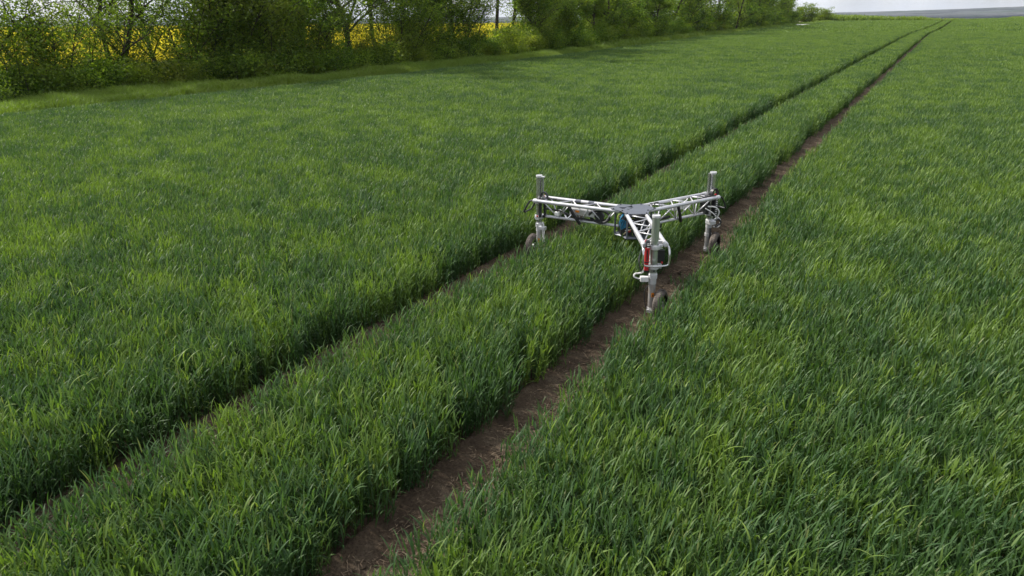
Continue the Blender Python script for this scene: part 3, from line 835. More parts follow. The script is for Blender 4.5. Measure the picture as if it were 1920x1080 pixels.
young = [(1035, 2, 'bushy young tree just inside the closed middle stretch'), (1058, 0, 'slim young tree just inside the closed middle stretch'), (625, 2, 'low leafy young tree in the first gap left of the straight bare trunk'), (60, 1, 'leafy young tree before the yellow field, between the left edge and the thin forked tree'), (365, 1, 'leafy young tree at the left front of the dense dark clump'), (410, 0, 'young tree in the left half of the dense dark clump'), (495, 1, 'bushy young tree in the middle of the dense dark clump'), (545, 0, 'bushy young tree in the right half of the dense dark clump'), (578, 2, 'young tree ending the dense dark clump on the right'), (765, 1, 'bushy young tree behind the low bushes right of the first gap'), (810, 0, 'bushy young tree under the low-branched green tree'), (865, 2, 'bushy young tree beside the tall slim dark trunk'), (1020, 1, 'bushy young tree closing the row right of the second gap'), (20, 0, 'young twiggy tree nearest the left edge, below the thinly leaved tree'), (95, 1, 'young twiggy tree halfway between the left edge and the thin forked tree'),
         (150, 2, 'low young tree just left of the thin forked tree'), (255, 0, 'low young tree just right of the thin forked tree'), (335, 2, 'young tree filling the gap before the dense dark clump'),
         (430, 1, 'young dark tree in front of the dense dark clump'), (520, 2, 'young tree at the right front of the dense dark clump'), (605, 0, 'young tree at the left side of the first gap'),
         (690, 1, 'low young tree under the sky gap right of the straight bare trunk'), (740, 2, 'young leafy tree right of the dark trunk with yellow flowers beside it'),
         (785, 0, 'young tree between two slim trunks in the middle of the row'), (835, 2, 'young tree left of the tall slim dark trunk'), (885, 1, 'young tree between the two gaps of the middle row'),
         (945, 0, 'young tree under the second small gap of yellow field'), (985, 2, 'young leafy tree right of the second small gap')]
for px, v, lb in young:
    n = hedge_front(np.float64(u_at(px, -28.8))) - rt_.uniform(1.8, 2.6)
    put('tree', TN, TREES['young'][v], float(n), u_at(px, float(n)), rt_.uniform(.55, .75) if px in (690, 255, 150, 945, 625) else rt_.uniform(.8, 1.05), rt_.random() * 6.28, lb, 'tree')
marks = sorted([(px, lb.split(' standing')[0].split(' in the')[0].split(' at the')[0].split(',')[0].split(' closing')[0].split(' between')[0]) for px, n, kd, vi, sc, lb in named])
seen = {}
def col_of(n, u):
    x, y = W2(n, u); return 960 + F_PX / math.cos(PITCH) * float(x) / float(y)
u = 4.0; prev = None
while u < 184:
    z = 'near' if u < 45 else ('mid' if u < 95 else 'far')
    lst = BUSH[z]
    for row in range(2 if u < 120 else 1):
        vi = rt_.randrange(len(lst)); v = lst[vi]
        n = float(hedge_front(np.float64(u))) - 0.9 - row * 1.6 - rt_.uniform(0, .5)
        px = col_of(n, u)
        if px < -130: continue
        sc = rt_.uniform(.75, 1.12) * (0.9 if u < 22 else 1) * (0.8 if 610 < px < 720 or 905 < px < 960 else 1.0)
        g = {'near': 'bushes of the near left hedgerow', 'mid': 'bushes of the middle hedgerow', 'far': 'bushes of the far hedgerow'}[z]
        rowt = 'front row' if row == 0 else 'back row'
        if px < 1000:
            k = min(range(len(marks)), key=lambda i: abs(marks[i][0] - px))
            sidew = 'left of' if px < marks[k][0] else 'right of'
            tint = 'pale' if v[1].materials[0] is M_TREE else 'dark'
            lb = '%s %s %s bush, %s the %s' % (('farther ' if z == 'mid' else '') + rowt, 'low' if sc < .9 else 'tall', tint, sidew, marks[k][1])
        elif z != 'far':
            lb = '%s %s %s bush in the closed middle hedgerow, %s part' % (rowt, 'low' if sc < .85 else 'mid-sized' if sc < 1 else 'tall', 'pale' if v[1].materials[0] is M_TREE else 'dark', 'nearest' if u < 58 else 'nearer' if u < 70 else 'farther' if u < 82 else 'farthest')
        else:
            lb = 'small far bush in the distant hedgerow'
        if len(lb.split()) > 16: lb = ' '.join(lb.split()[:16])
        put('bush', BN, v, n, u + rt_.uniform(-.4, .4), sc, rt_.random() * 6.28, lb, 'bush', g)
    u += {'near': 1.25, 'mid': 1.8, 'far': 2.6}[z] * rt_.uniform(.85, 1.2)
put('bush', BN, BUSH['lime'][0], -30.5, 194, 1.0, 0.4, 'large bright lime green bush with rounded top near the far end of the hedgerow', 'bush')
put('bush', BN, BUSH['lime'][0], -31.0, 224, 0.82, 2.4, 'smaller bright green bush ending the hedgerow beside the open sky', 'bush')

# a white board lying at the crop's edge before the bright bush
x, y = W2(-25.6, 160)
wb = MB().box((0, 0, 0.5), (2.6, 0.9, 0.14), 0, Matrix.Rotation(0.18, 3, 'X')).box((-0.9, 0, 0.2), (0.1, 0.6, 0.45)).box((0.9, 0, 0.2), (0.1, 0.6, 0.45)).build('white_board', plain('white_paint', (0.8, 0.78, 0.74), .5), None, bevel=.01)
wb.location = (float(x), float(y), 0.0)
tag(wb, 'small flat white board at the crop edge in front of the bright lime bush', 'board')

# ------------------------------------------------------------------ the three-legged field robot
M_ALU = plain('truss_aluminium', (0.62, 0.62, 0.65), 0.36, 0.45, 0.12, 12, grime=(0.5, 0.48, 0.46))
M_ALU2 = plain('brushed_aluminium', (0.58, 0.58, 0.59), 0.24, 0.88, 0.14, 14, 0.05, grime=(0.42, 0.39, 0.35))
M_CAST = plain('cast_collar', (0.62, 0.62, 0.63), 0.42, 0.3, 0.08, 30)
M_BLACK = plain('black_plastic', (0.018, 0.018, 0.020), 0.45, 0, 0.3, 30)
M_PLATE = plain('grey_plate', (0.105, 0.115, 0.140), 0.42, 0.2, 0.08, 10)
M_RUB = plain('dusty_rubber', (0.115, 0.10, 0.09), 0.95, 0, 0.3, 18, 0.5, 0.1, grime=(0.22, 0.19, 0.165))
M_RED = plain('red_paint', (0.50, 0.022, 0.028), 0.4, 0, 0.1, 20)
M_ORANGE = plain('orange_sticker', (0.75, 0.24, 0.015), 0.5)
M_BLUE = plain('blue_cable', (0.03, 0.26, 0.46), 0.4)
M_YEL = plain('yellow_cable', (0.42, 0.48, 0.07), 0.5)
M_WHITE = plain('white_plastic', (0.74, 0.74, 0.72), 0.5)
M_LEG = plain('dusty_leg_tube', (0.46, 0.46, 0.46), 0.42, 0.3, 0.12, 14, grime=(0.36, 0.31, 0.27))
M_STEEL = plain('bright_steel', (0.70, 0.70, 0.70), 0.18, 1.0, 0.1, 30)
def mat_column():
    m, nt, out = new_mat('milky_clear_tube')
    p = N_(nt, 'ShaderNodeBsdfPrincipled')
    co = N_(nt, 'ShaderNodeTexCoord').outputs['Object']
    mp = N_(nt, 'ShaderNodeMapping'); mp.inputs['Scale'].default_value = (1, 1, 0.08); nt.links.new(co, mp.inputs[0])
    c = ramp(nt, noise(nt, 55, 3, mp.outputs[0]), [(0.35, (0.36, 0.40, 0.36)), (0.65, (0.52, 0.55, 0.52))])
    nt.links.new(c, p.inputs['Base Color'])
    p.inputs['Roughness'].default_value = 0.16; p.inputs['Metallic'].default_value = 0.6
    nt.links.new(p.outputs[0], out.inputs[0])
    return m
M_TUBE = mat_column()

HUB = (1.4628 + (0.3633 + 2.588 - 2 * 1.4628) / 3 - 0.0, (8.901 + 6.915 + 8.9565) / 3)
HUB = ((0.3633 + 1.4629 + 2.5880) / 3, (8.901 + 6.9151 + 8.9565) / 3)
robot = tag(empty('field_robot', (HUB[0], HUB[1], 0.0)), 'three-legged silver field robot with truss arms standing over the crop on small wheels', 'robot')
TOPZ, LOWZ, HW = 0.80, 0.585, 0.112
LEGS = {'left': math.radians(149.86), 'front': math.radians(-90.36), 'right': math.radians(32.05)}
REACH = {'left': 1.281, 'front': 1.342, 'right': 1.317}
TRK = math.atan2(U[1], U[0])

def hose(pts, r, name, mat, parent, seg=7, n=6):
    P_ = [Vector(p) for p in pts]; q = [P_[0] + (P_[0] - P_[1])] + P_ + [P_[-1] + (P_[-1] - P_[-2])]
    out = []
    for i in range(1, len(q) - 2):
        for k in range(n):
            t = k / n
            out.append(0.5 * ((2 * q[i]) + (q[i + 1] - q[i - 1]) * t + (2 * q[i - 1] - 5 * q[i] + 4 * q[i + 1] - q[i + 2]) * t * t + (3 * q[i] - q[i - 1] - 3 * q[i + 1] + q[i + 2]) * t ** 3))
    out.append(P_[-1])
    return MB().tube(out, r, seg).build(name, mat, parent, True)

for leg, th in LEGS.items():
    ex, ey = math.cos(th), math.sin(th); sx, sy = -ey, ex
    def L(r, s, z): return (ex * r + sx * s, ey * r + sy * s, z)
    R_ = REACH[leg]; rot = th
    # ---- truss arm: three chords and their zigzag braces
    arm = MB()
    arm.tube([L(.12, 0, LOWZ), L(R_ - .07, 0, LOWZ)], .0175, 12)
    armo = arm.build('truss_arm', M_ALU, robot, True)
    armo['label'] = {'left': 'silver truss arm reaching left over the crop', 'front': 'silver truss arm coming towards the camera', 'right': 'silver truss arm reaching back to the right'}[leg]
    for s in (-1, 1):
        r0 = .13
        MB().tube([L(r0, s * HW, TOPZ), L(R_ - .02, s * HW, TOPZ)], .022, 14).build('chord', M_ALU, armo, True)
        # end knuckles
        MB().lathe(L(R_ - .035, s * HW, TOPZ), (ex, ey, 0), [(0, .0), (0, .026), (.05, .028), (.062, .018), (.062, 0)], 14).build('knuckle', M_CAST, armo, True)
        k = 6; x0 = .22; x1 = R_ - .12; st = (x1 - x0) / k
        for i in range(k):
            a, b = x0 + i * st, x0 + (i + 1) * st
            z0, z1 = (TOPZ, LOWZ) if i % 2 == 0 else (LOWZ, TOPZ)
            s0, s1 = (s * HW, 0) if i % 2 == 0 else (0, s * HW)
            MB().tube([L(a, s0, z0), L(b, s1, z1)], .0075, 7).build('brace', M_ALU, armo, True)
    k = 6; x0 = .20; x1 = R_ - .10; st = (x1 - x0) / k
    for i in range(k):
        sgn = 1 if i % 2 == 0 else -1
        MB().tube([L(x0 + i * st, -sgn * HW, TOPZ), L(x0 + (i + 1) * st, sgn * HW, TOPZ)], .0075, 7).build('brace', M_ALU, armo, True)
    MB().tube([L(x1, -HW, TOPZ), L(x1, HW, TOPZ)], .009, 7).build('brace', M_ALU, armo, True)
    MB().tube([L(x0, -HW, TOPZ), L(x0, HW, TOPZ)], .009, 7).build('brace', M_ALU, armo, True)

    # ---- telescopic column
    c = L(R_, 0, 0)
    col = MB().lathe((c[0], c[1], .50), (0, 0, 1), [(0, .0), (0, .039), (.595, .039), (.595, .0)], 28).build('mast', M_TUBE if leg == 'front' else M_ALU2, robot, True)
    MB().lathe((c[0], c[1], 1.085), (0, 0, 1), [(0, .041), (.018, .0425), (.024, .0405), (.024, .032), (.019, .032), (.019, .0)], 28).build('mast_cap', M_CAST, col, True)
    # slotted rail on the mast's inner side, standing proud of the tube
    ri = L(R_ - .052, 0.02, 0)
    MB().box((ri[0], ri[1], .93), (.018, .026, .33), rot).build('guide_rail', M_ALU2, col, bevel=.002)
    for z in (TOPZ - .025, LOWZ - .02):
        cla = MB().lathe((c[0], c[1], z - .022), (0, 0, 1), [(0, .0435), (0, .056), (.006, .058), (.040, .058), (.046, .056), (.046, .0435)], 26)
        for s in (-1, 1): cla.box(L(R_ - .012, s * .066, z), (.052, .036, .040), rot)
        cla.build('clamp', M_CAST, col, True)
        for s in (-1, 1):
            MB().lathe(L(R_ + .008, s * .075, z), (ex, ey, 0), [(0, 0), (0, .008), (.016, .008), (.016, 0)], 8).build('bolt', M_STEEL, col)
    # red clamp levers
    MB().box(L(R_ - .02, -.085, TOPZ + .026), (.018, .022, .034), rot).build('clamp_lever', M_RED, col, bevel=.003)
    MB().box(L(R_ - .02, .09, LOWZ + .01), (.02, .016, .02), rot).build('clamp_lever', M_RED, col, bevel=.003)
    # cross member tying mast to the chords
    MB().box(L(R_ - .085, 0, TOPZ), (.035, 2 * HW - .03, .03), rot).box(L(R_ - .085, 0, LOWZ), (.035, .07, .03), rot).box(L(R_ - .085, 0, .69), (.022, .05, .19), rot).build('end_bracket', M_CAST if leg == 'front' else M_BLACK, armo, bevel=.003)

    low = MB().lathe((c[0], c[1], .075), (0, 0, 1), [(0, 0), (0, .036), (.44, .036), (.44, 0)], 26).build('lower_leg', M_LEG, robot, True)
    MB().lathe((c[0], c[1], .375), (0, 0, 1), [(0, .036), (0, .0395), (.055, .0395), (.06, .046), (.105, .046), (.11, .0395), (.14, .0385), (.14, .036)], 26).build('collar', M_CAST, low, True)
    MB().lathe((c[0], c[1], .080), (0, 0, 1), [(0, .036), (0, .041), (.028, .041), (.03, .036)], 26).build('foot_ring', M_CAST, low, True)
    for s_, z in ((.0, .535), (.0, .565)):
        pass
    # camera-side sticker: a thin shell patch on the tube
    ca = math.atan2(-(HUB[1] + c[1]), -(HUB[0] + c[0])) + (0.35 if leg != 'left' else 0.0)
    if leg != 'right':
        vs = []; fs = []
        for i in range(7):
            an = ca - .42 + .84 * i / 6
            for zz in (.232, .282): vs.append((c[0] + math.cos(an) * .0372, c[1] + math.sin(an) * .0372, zz))
        for i in range(6): fs.append((2 * i, 2 * i + 2, 2 * i + 3, 2 * i + 1))
        MB().add(vs, fs).build('sticker', M_ORANGE, low)
        tri = []
        for i, (da, zz) in enumerate(((-.2, .242), (.2, .242), (0, .272))): tri.append((c[0] + math.cos(ca + da) * .0380, c[1] + math.sin(ca + da) * .0380, zz))
        MB().add(tri, [(0, 1, 2)]).build('sticker_mark', M_BLACK, low)
    # ---- foot, axle and wheel beside the leg
    sgn = -1 if leg == 'left' else 1
    wx, wy = N[0] * sgn, N[1] * sgn
    off = .098
    wc = Vector((c[0] + wx * off, c[1] + wy * off, .160))
    foot = MB().box((c[0], c[1], .075), (.10, .062, .034), TRK).box((c[0] + wx * .03, c[1] + wy * .03, .12), (.06, .012, .1), TRK)
    foot.tube([(c[0], c[1], .15), (wc.x, wc.y, .152)], .014, 10)
    fo = foot.build('foot', M_CAST, robot, True)
    for q in (-.026, .026):
        MB().lathe((c[0] + U[0] * q - wx * .0, c[1] + U[1] * q, .052), (0, 0, 1), [(0, 0), (0, .014), (.02, .016), (.024, .010), (.03, .010), (.03, 0)], 10).build('bolt', M_STEEL, fo, True)
    MB().lathe((c[0] - .018, c[1] - .03, .055), (-.3, -1, 0), [(0, 0), (0, .016), (.012, .016), (.016, .010), (.016, 0)], 10).lathe((c[0] + .02, c[1] - .03, .055), (-.3, -1, 0), [(0, 0), (0, .016), (.012, .016), (.016, .010), (.016, 0)], 10).build('bolt', M_STEEL, fo, True)
    ax = Vector((wx, wy, 0))
    we = MB().lathe(wc - ax * .028, ax, [(0, .02), (0, .03), (.056, .03), (.056, .02)], 20).build('wheel', M_CAST, robot, True)
    tp = []
    for k2 in range(13):
        a_ = math.pi * (-.62 + 1.24 * k2 / 12)
        tp.append((.046 * math.sin(a_), .114 + .043 * math.cos(a_)))
    tyre = MB().lathe(wc, ax, tp, 44)
    tyre.build('tyre', M_RUB, we, True)
    for q in range(36):                  # tread lugs
        an = 2 * math.pi * q / 36; pl = Vector(U.tolist() + [0]) * math.cos(an) + Vector((0, 0, 1)) * math.sin(an)
    lug = MB()
    for q in range(40):
        an = 2 * math.pi * q / 40
        for s in (-1, 1):
            an2 = an + (.04 if s > 0 else 0)
            rad = Vector(U.tolist() + [0]) * math.cos(an2) + Vector((0, 0, 1)) * math.sin(an2)
            tan = -Vector(U.tolist() + [0]) * math.sin(an2) + Vector((0, 0, 1)) * math.cos(an2)
            ce = wc + rad * .1555 + ax * (s * .014)
            vs = [ce + ax * a1 * .010 + tan * b1 * .0045 + rad * c1 * .004 for c1 in (-1, 1) for b1 in (-1, 1) for a1 in (-1, 1)]
            lug.add(vs, [(0, 2, 3, 1), (4, 5, 7, 6), (0, 1, 5, 4), (2, 6, 7, 3), (0, 4, 6, 2), (1, 3, 7, 5)])
    lo_ = lug.build('tread', M_RUB, we); lo_['kind'] = 'stuff'
    MB().lathe(wc, ax, [(-.03, .104), (-.026, .088), (.026, .088), (.03, .104)], 36).build('rim', M_BLACK, we, True)
    for q in range(5):
        an = 2 * math.pi * q / 5 + .3
        rad = Vector(U.tolist() + [0]) * math.cos(an) + Vector((0, 0, 1)) * math.sin(an)
        MB().tube([wc + rad * .024, wc + rad * .092], .008, 6).build('spoke', M_ALU2, we, True)

    # ---- bent tube handle outside the arm end
    hr = .011; HB = .132
    if leg == 'front':
        half = [(R_ - .03, TOPZ - .01), (R_ + .07, TOPZ - .015), (R_ + .115, TOPZ - .05), (R_ + .125, TOPZ - .10), (R_ + .125, TOPZ - .15)]
        pts = [L(r, HB, z) for r, z in half] + [L(R_ + .125, HB - .035, TOPZ - .19), L(R_ + .125, -HB + .035, TOPZ - .19)] + [L(r, -HB, z) for r, z in reversed(half)]
    else:
        half = [(R_ + .02, TOPZ), (R_ + .07, TOPZ - .01), (R_ + .12, TOPZ - .08), (R_ + .155, TOPZ - .15)]
        pts = [L(r, HW, z) for r, z in half] + [L(R_ + .165, HW - .03, TOPZ - .17), L(R_ + .165, -HW + .03, TOPZ - .17)] + [L(r, -HW, z) for r, z in reversed(half)]
    hose(pts, hr, 'handle', M_ALU2 if leg == 'front' else M_BLACK, robot, 10, 5)

    # ---- lift drive, cable chain and motor on each column
    sd = {'left': -1, 'front': -1, 'right': -1}[leg]
    if leg == 'front':
        cx_, s_ = R_ + .03, -.078
        dr = MB().box(L(cx_, s_, .70), (.046, .044, .15), rot).box(L(cx_, s_, .575), (.042, .040, .09), rot).build('lift_drive', M_RED, robot, bevel=.004)
        dr['label'] = 'red lift drive beside the front mast'
        MB().box(L(cx_, s_, .525), (.048, .046, .02), rot).box(L(cx_, s_, .622), (.049, .047, .010), rot).build('drive_band', M_BLACK, dr, bevel=.002)
        MB().box(L(cx_ + .027, s_, .70), (.003, .010, .11), rot).build('drive_slot', M_BLACK, dr)
        z0 = .775
        chain = robot
        ch = MB().box(L(cx_, s_ , .80), (.03, .03, .02), rot).build('cable_chain', M_BLACK, robot)
        for q in range(9):
            an = math.pi * q / 8
            p_ = L(cx_ + .0 + .032 * math.cos(an), s_, .80 + .048 * math.sin(an))
            MB().box(p_, (.018, .038, .014), rot, Matrix.Rotation(-an + math.pi / 2, 3, 'Y')).build('link', M_BLACK, ch, bevel=.002)
        for z_ in (.812, .828, .79):
            MB().box(L(cx_ + .046, s_, z_), (.004, .024, .007), rot).build('link_pin', M_WHITE, ch)
        MB().box(L(R_ + .01, -.088, .43), (.05, .085, .055), rot).build('motor', M_WHITE, robot, bevel=.006)
        hose([L(R_, -.13, .43), L(R_ - .02, -.155, .425), L(R_ - .02, -.19, .445), L(R_ - .03, -.18, .472), L(R_ - .03, -.14, .478), L(R_ - .03, -.10, .49), L(R_ - .03, -.085, .53), L(R_ - .02, -.08, .575)], .0085, 'hose', M_WHITE, robot)
        hose([L(R_ - .03, .04, .42), L(R_ - .03, -.06, .30), L(R_ - .02, -.07, .2), L(R_, -.055, .11)], .006, 'hose', M_BLACK, robot)
        hose([L(R_ - .35, -.07, .63), L(R_ - .16, -.12, .62), L(R_ - .06, -.14, .60), L(R_ - .03, -.12, .50)], .007, 'hose', M_BLACK, robot)
        # dark panel between mast and right handle bar
        MB().box(L(R_ - .05, .085, .66), (.02, .07, .13), rot).build('side_box', M_BLACK, robot, bevel=.006)
        # holes
        for z_ in (.525, .55):
            MB().lathe(L(R_ + .041, -.0, z_ ), (ex, ey, 0), [(0, 0), (0, .011), (.003, .011), (.003, 0)], 12).build('adjust_hole', M_BLACK, col)
    elif leg == 'right':
        cx_, s_ = R_ - .01, -.075
        ch = MB().box(L(cx_, s_, .68), (.06, .03, .26), rot).build('cable_chain', M_BLACK, robot, bevel=.003)
        for q in range(11):
            MB().box(L(cx_ + .0, s_ - .02, .56 + q * .026), (.066, .022, .021), rot).build('link', M_BLACK, ch, bevel=.002)
            MB().box(L(cx_ + .0, s_ - .0325, .56 + q * .026), (.026, .004, .010), rot).build('link_pin', M_WHITE, ch)
        for q in range(9):
            an = math.pi * q / 8
            MB().box(L(cx_ - .035 + .055 * math.cos(an), s_ - .01, .845 + .065 * math.sin(an)), (.028, .040, .018), rot, Matrix.Rotation(-an + math.pi / 2, 3, 'Y')).build('link', M_BLACK, ch, bevel=.002)
        for q in range(4):
            MB().box(L(cx_ - .10 - .035 * q, s_, .825), (.028, .036, .014), rot).build('link', M_BLACK, ch, bevel=.002)
        MB().box(L(R_ - .11, .0, .68), (.05, .12, .2), rot).build('control_box', M_BLACK, robot, bevel=.006)
        hose([L(R_ - .16, -.10, .70), L(R_ - .08, -.15, .69), L(R_ - .0, -.15, .62), L(R_ + .01, -.12, .53)], .009, 'hose', M_WHITE, robot)
        hose([L(R_ - .2, -.10, .68), L(R_ - .12, -.16, .62), L(R_ - .05, -.16, .55), L(R_ + .02, -.1, .50)], .007, 'hose', M_WHITE, robot)
        hose([L(R_ + .05, -.02, .47), L(R_ + .13, -.03, .49), L(R_ + .16, -.05, .43), L(R_ + .11, -.06, .38), L(R_ + .04, -.04, .39)], .011, 'hose', M_WHITE, robot)
        hose([L(R_ + .05, -.05, .47), L(R_ + .11, -.06, .48), L(R_ + .13, -.08, .43), L(R_ + .05, -.07, .39)], .012, 'hose', M_BLACK, robot)
        MB().box(L(R_ - .0, -.03, .45), (.09, .10, .05), rot).build('motor', M_CAST, robot, bevel=.008)
        hose([L(R_ - .02, -.05, .38), L(R_ - .03, -.065, .28), L(R_ - .02, -.07, .18), L(R_, -.05, .1)], .014, 'hose', M_BLACK, robot)
        MB().lathe((c[0] , c[1], .26), (0, 0, 1), [(0, .036), (0, .044), (.04, .044), (.04, .036)], 24).build('collar', M_CAST, low, True)
    else:
        s_ = .072
        ch = MB().box(L(R_ - .05, s_, .70), (.028, .03, .24), rot).build('cable_chain', M_BLACK, robot, bevel=.003)
        for q in range(9):
            an = math.pi * q / 8
            MB().box(L(R_ - .095 + .045 * math.cos(an), s_ - .03, .85 + .055 * math.sin(an)), (.024, .036, .014), rot, Matrix.Rotation(-an + math.pi / 2, 3, 'Y')).build('link', M_BLACK, ch, bevel=.002)
        for q in range(4):
            MB().box(L(R_ - .15 - .034 * q, s_ - .03, .832), (.027, .036, .014), rot).build('link', M_BLACK, ch, bevel=.002)
        MB().box(L(R_ - .075, .05, .435), (.09, .055, .045), rot).build('motor', M_CAST, robot, bevel=.006)
        hose([L(R_ - .08, .05, .52), L(R_ - .10, .06, .46), L(R_ - .11, .07, .36), L(R_ - .09, .06, .27)], .008, 'hose', M_WHITE, robot)
        hose([L(R_ - .05, .05, .47), L(R_ - .085, .065, .40), L(R_ - .085, .06, .30), L(R_ - .08, .055, .26)], .007, 'hose', M_WHITE, robot)
        MB().lathe(L(R_ - .088, .058, .232), (0, 0, 1), [(0, 0), (0, .018), (.03, .02), (.035, .012), (.04, .012), (.04, 0)], 12).build('connector', M_STEEL, robot, True)
        # second slimmer pole beside the mast
        sp = L(R_ - .062, .012, 0)
        MB().lathe((sp[0], sp[1], .80), (0, 0, 1), [(0, 0), (0, .012), (.28, .012), (.28, 0)], 12).build('guide_rod', M_TUBE, col, True)
        MB().box(L(R_ - .045, .01, 1.092), (.07, .04, .016), rot).build('rod_bridge', M_CAST, col, bevel=.003)

    # ---- what hangs in the arms
    if leg == 'left':
        for r_c, s in ((.74, -1), (.56, -1)):
            MB().tube([L(r_c, -s * -HW, TOPZ), L(r_c + .075, -s * -HW, TOPZ)], .0235, 14).build('tape_band', M_PLATE, armo, True)
        MB().box(L(.66, -.0, .70), (.34, .09, .085), rot).build('battery_box', M_LEG, robot, bevel=.01)
        MB().box(L(.72, .0465, .712), (.05, .003, .022), rot).build('sticker', M_ORANGE, robot)
        # coiled black cable loop lying in the arm
        lp_ = []
        for q in range(25):
            an = 2 * math.pi * q / 24
            lp_.append(L(.43 + .13 * math.cos(an), .03 + .02 * math.sin(2 * an), .68 + .075 * math.sin(an)))
        MB().tube(lp_, .016, 8).build('cable_coil', M_BLACK, robot, True)
        MB().lathe(L(.43, .02, .68), (sx, sy, 0), [(-.02, 0), (-.02, .06), (.02, .06), (.02, 0)], 20).build('drum', M_BLACK, robot, True)
        hose([L(.28, .03, .66), L(.5, .02, .62), L(.75, .04, .635), L(.95, .03, .68), L(1.15, .04, .70)], .012, 'cable', M_BLACK, robot)
        hose([L(1.0, .06, .66), L(.94, .09, .72), L(.90, .05, .66), L(.84, .08, .62), L(.8, .05, .66)], .008, 'cable', M_STEEL, robot)
        MB().box(L(.99, .06, .655), (.06, .045, .05), rot).build('connector', M_WHITE, robot, bevel=.008)
        strap = MB(); a_, b_ = Vector(L(.80, HW + .012, TOPZ - .02)), Vector(L(.68, .045, LOWZ - .03))
        strap.tube([a_, a_.lerp(b_, .5) + Vector((0, 0, -.01)), b_], .020, 8); strap.build('strap', M_BLACK, robot, True)
    if leg == 'right':
        MB().box(L(.80, .03, .73), (.30, .07, .07), rot).build('battery_box', M_WHITE, robot, bevel=.01)
        a_, b_ = Vector(L(.62, -HW - .005, TOPZ - .02)), Vector(L(.78, -.02, LOWZ - .035))
        MB().tube([a_, a_.lerp(b_, .5), b_], .020, 8).build('strap', M_BLACK, robot, True)
        MB().tube([L(.25, .01, LOWZ + .03), L(.6, .01, LOWZ + .045)], .020, 8).build('cable', M_BLACK, robot, True)
        hose([L(.46, 0, LOWZ - .02), L(.46, 0, LOWZ - .07), L(.45, 0, LOWZ - .12)], .010, 'probe', M_BLACK, robot)
        hose([L(.30, .05, .83), L(.36, -.02, .85), L(.42, .04, .835), L(.40, .08, .82), L(.33, 0, .83)], .006, 'cable', M_BLACK, robot)
        hose([L(.85, -.03, .83), L(.8, -.08, .84), L(.7, -.11, .80), L(.7, -.12, .74), L(.75, -.11, .71)], .006, 'cable', M_WHITE, robot)
    if leg == 'front':
        MB().box(L(R_ - .13, 0, LOWZ + .02), (.05, .06, .03), rot).build('end_bracket', M_CAST, armo, bevel=.004)

# ---- hub: plate on top with cut-outs, cage with electronics below
def plate_outline():
    pts = []
    for th in (LEGS['right'], LEGS['left'], LEGS['front']):
        for s in (-1, 1):
            ex, ey = math.cos(th), math.sin(th)
            pts.append((ex * .240 + -ey * s * .126, ey * .240 + ex * s * .126))
    a_ = sorted(LEGS.values())
    for i in range(3):
        m_ = (a_[i] + a_[(i + 1) % 3] + (2 * math.pi if i == 2 else 0)) / 2
        pts.append((.195 * math.cos(m_), .195 * math.sin(m_)))
    pts.sort(key=lambda p: math.atan2(p[1], p[0]))
    return pts
bm = bmesh.new()
outl = plate_outline()
holes = []
def tri_hole(cx_, cy_, r, a0, k=3, st=1.0):
    return [(cx_ + r * math.cos(a0 + 2 * math.pi * i / k), cy_ + st * r * math.sin(a0 + 2 * math.pi * i / k)) for i in range(k)]
holes.append(tri_hole(-.125, .045, .058, 2.6)); holes.append(tri_hole(-.03, .092, .062, 1.1, 3, .8)); holes.append(tri_hole(-.03, .02, .032, .9, 3, .7)); holes.append(tri_hole(-.07, -.02, .028, 4.0, 3, .8))
es = []
for loop in [outl] + holes:
    vs = [bm.verts.new((x, y, 0)) for x, y in loop]
    for i in range(len(vs)): es.append(bm.edges.new((vs[i], vs[(i + 1) % len(vs)])))
bmesh.ops.triangle_fill(bm, edges=es, use_beauty=True)
bmesh.ops.solidify(bm, geom=bm.faces[:], thickness=.007)
me = bpy.data.meshes.new('hub_plate'); bm.to_mesh(me); bm.free()
pl = link('hub_plate', me, M_PLATE, robot); pl.location = (0, 0, TOPZ + .024)
pl['label'] = 'dark grey hub plate with triangular cut-outs'
for x, y in outl:
    MB().lathe((x * .9, y * .9, .0), (0, 0, 1), [(0, 0), (0, .009), (.008, .009), (.008, 0)], 8).build('bolt', M_BLACK, pl)
MB().box((-.07, .05, -.022), (.20, .15, .008)).build('added_backing', M_CAST, pl)  # added pale sheet standing in for light seen through the cut-outs
hub = MB()
zb, zt = .51, TOPZ + .008
cage = [(x * .80, y * .80) for x, y in outl]
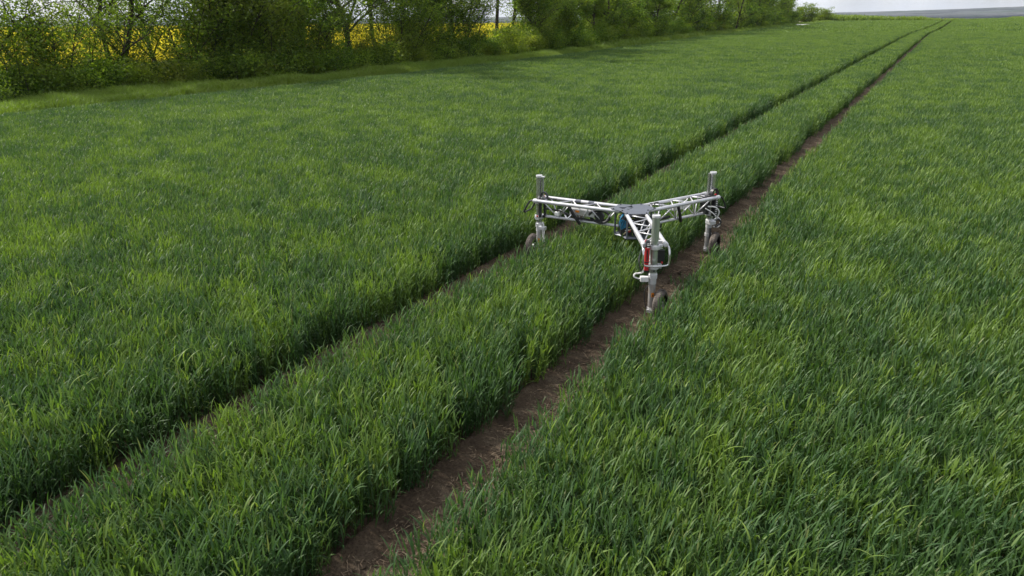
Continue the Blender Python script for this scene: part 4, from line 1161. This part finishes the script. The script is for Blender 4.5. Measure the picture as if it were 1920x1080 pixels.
for i in range(len(cage)):
    a, b = cage[i], cage[(i + 1) % len(cage)]
    hub.tube([(*a, zb), (*b, zb)], .015, 4)
    hub.tube([(*a, zt), (*b, zt)], .012, 4)
ho = hub.build('hub_cage', M_PLATE, robot)
for a in cage: MB().tube([(*a, zb), (*a, zt)], .011, 4).build('post', M_PLATE, ho)
MB().add([(x, y, zb + .004) for x, y in cage] + [(x, y, zb + .014) for x, y in cage], [tuple(range(8, -1, -1)), tuple(range(9, 18))] + [(i, (i + 1) % 9, 9 + (i + 1) % 9, 9 + i) for i in range(9)]).build('floor_panel', M_PLATE, ho)
for (bx, by, bz, dx_, dy_, dz_, mt) in ((0.0, 0.02, .62, .33, .27, .19, M_BLACK), (.03, -.03, .735, .20, .17, .05, M_BLACK), (-.05, .02, .72, .08, .10, .07, M_PLATE), (.02, -.112, .60, .04, .01, .05, M_ALU), (-.06, -.112, .58, .03, .01, .03, M_RED), (.08, -.112, .64, .012, .008, .12, M_ALU), (-.01, -.112, .66, .06, .008, .03, M_PLATE)):
    MB().box((bx, by, bz), (dx_, dy_, dz_)).build('electronics_box', mt, ho, bevel=.004)
random.seed(8)
for q in range(5):
    x0 = -.155 + q * .006
    hose([(x0 + .01, -.09, .785), (x0 - .015 - .009 * q, -.12 - .004 * q, .75 - .004 * q), (x0 - .030 + .011 * q, -.13 + .004 * q, .67 + .008 * q), (x0 + .005 * q, -.115, .60 + .006 * q)], .0042, 'cable', M_BLUE, robot)
for q in range(3):
    x0 = -.17 + q * .012
    hose([(x0 + .02, -.06, .80), (x0 - .03 - .01 * q, -.08, .76), (x0 - .02, -.09, .70), (x0 + .04, -.08, .67)], .004, 'cable', M_YEL, robot)
for q in range(7):
    x0 = -.10 + q * .012; z0 = .57 + .028 * q
    hose([(x0 - .03, -.10, z0), (x0 + .01, -.125, z0 + .03), (x0 + .05, -.10, z0 + .02)], .0035, 'cable', (M_WHITE, M_YEL, M_BLACK, M_RED)[q % 4], robot)
hose([(-.13, -.12, .54), (-.09, -.12, .58), (-.04, -.11, .60)], .007, 'cable', plain('cream_cable', (.6, .5, .3), .5), robot)
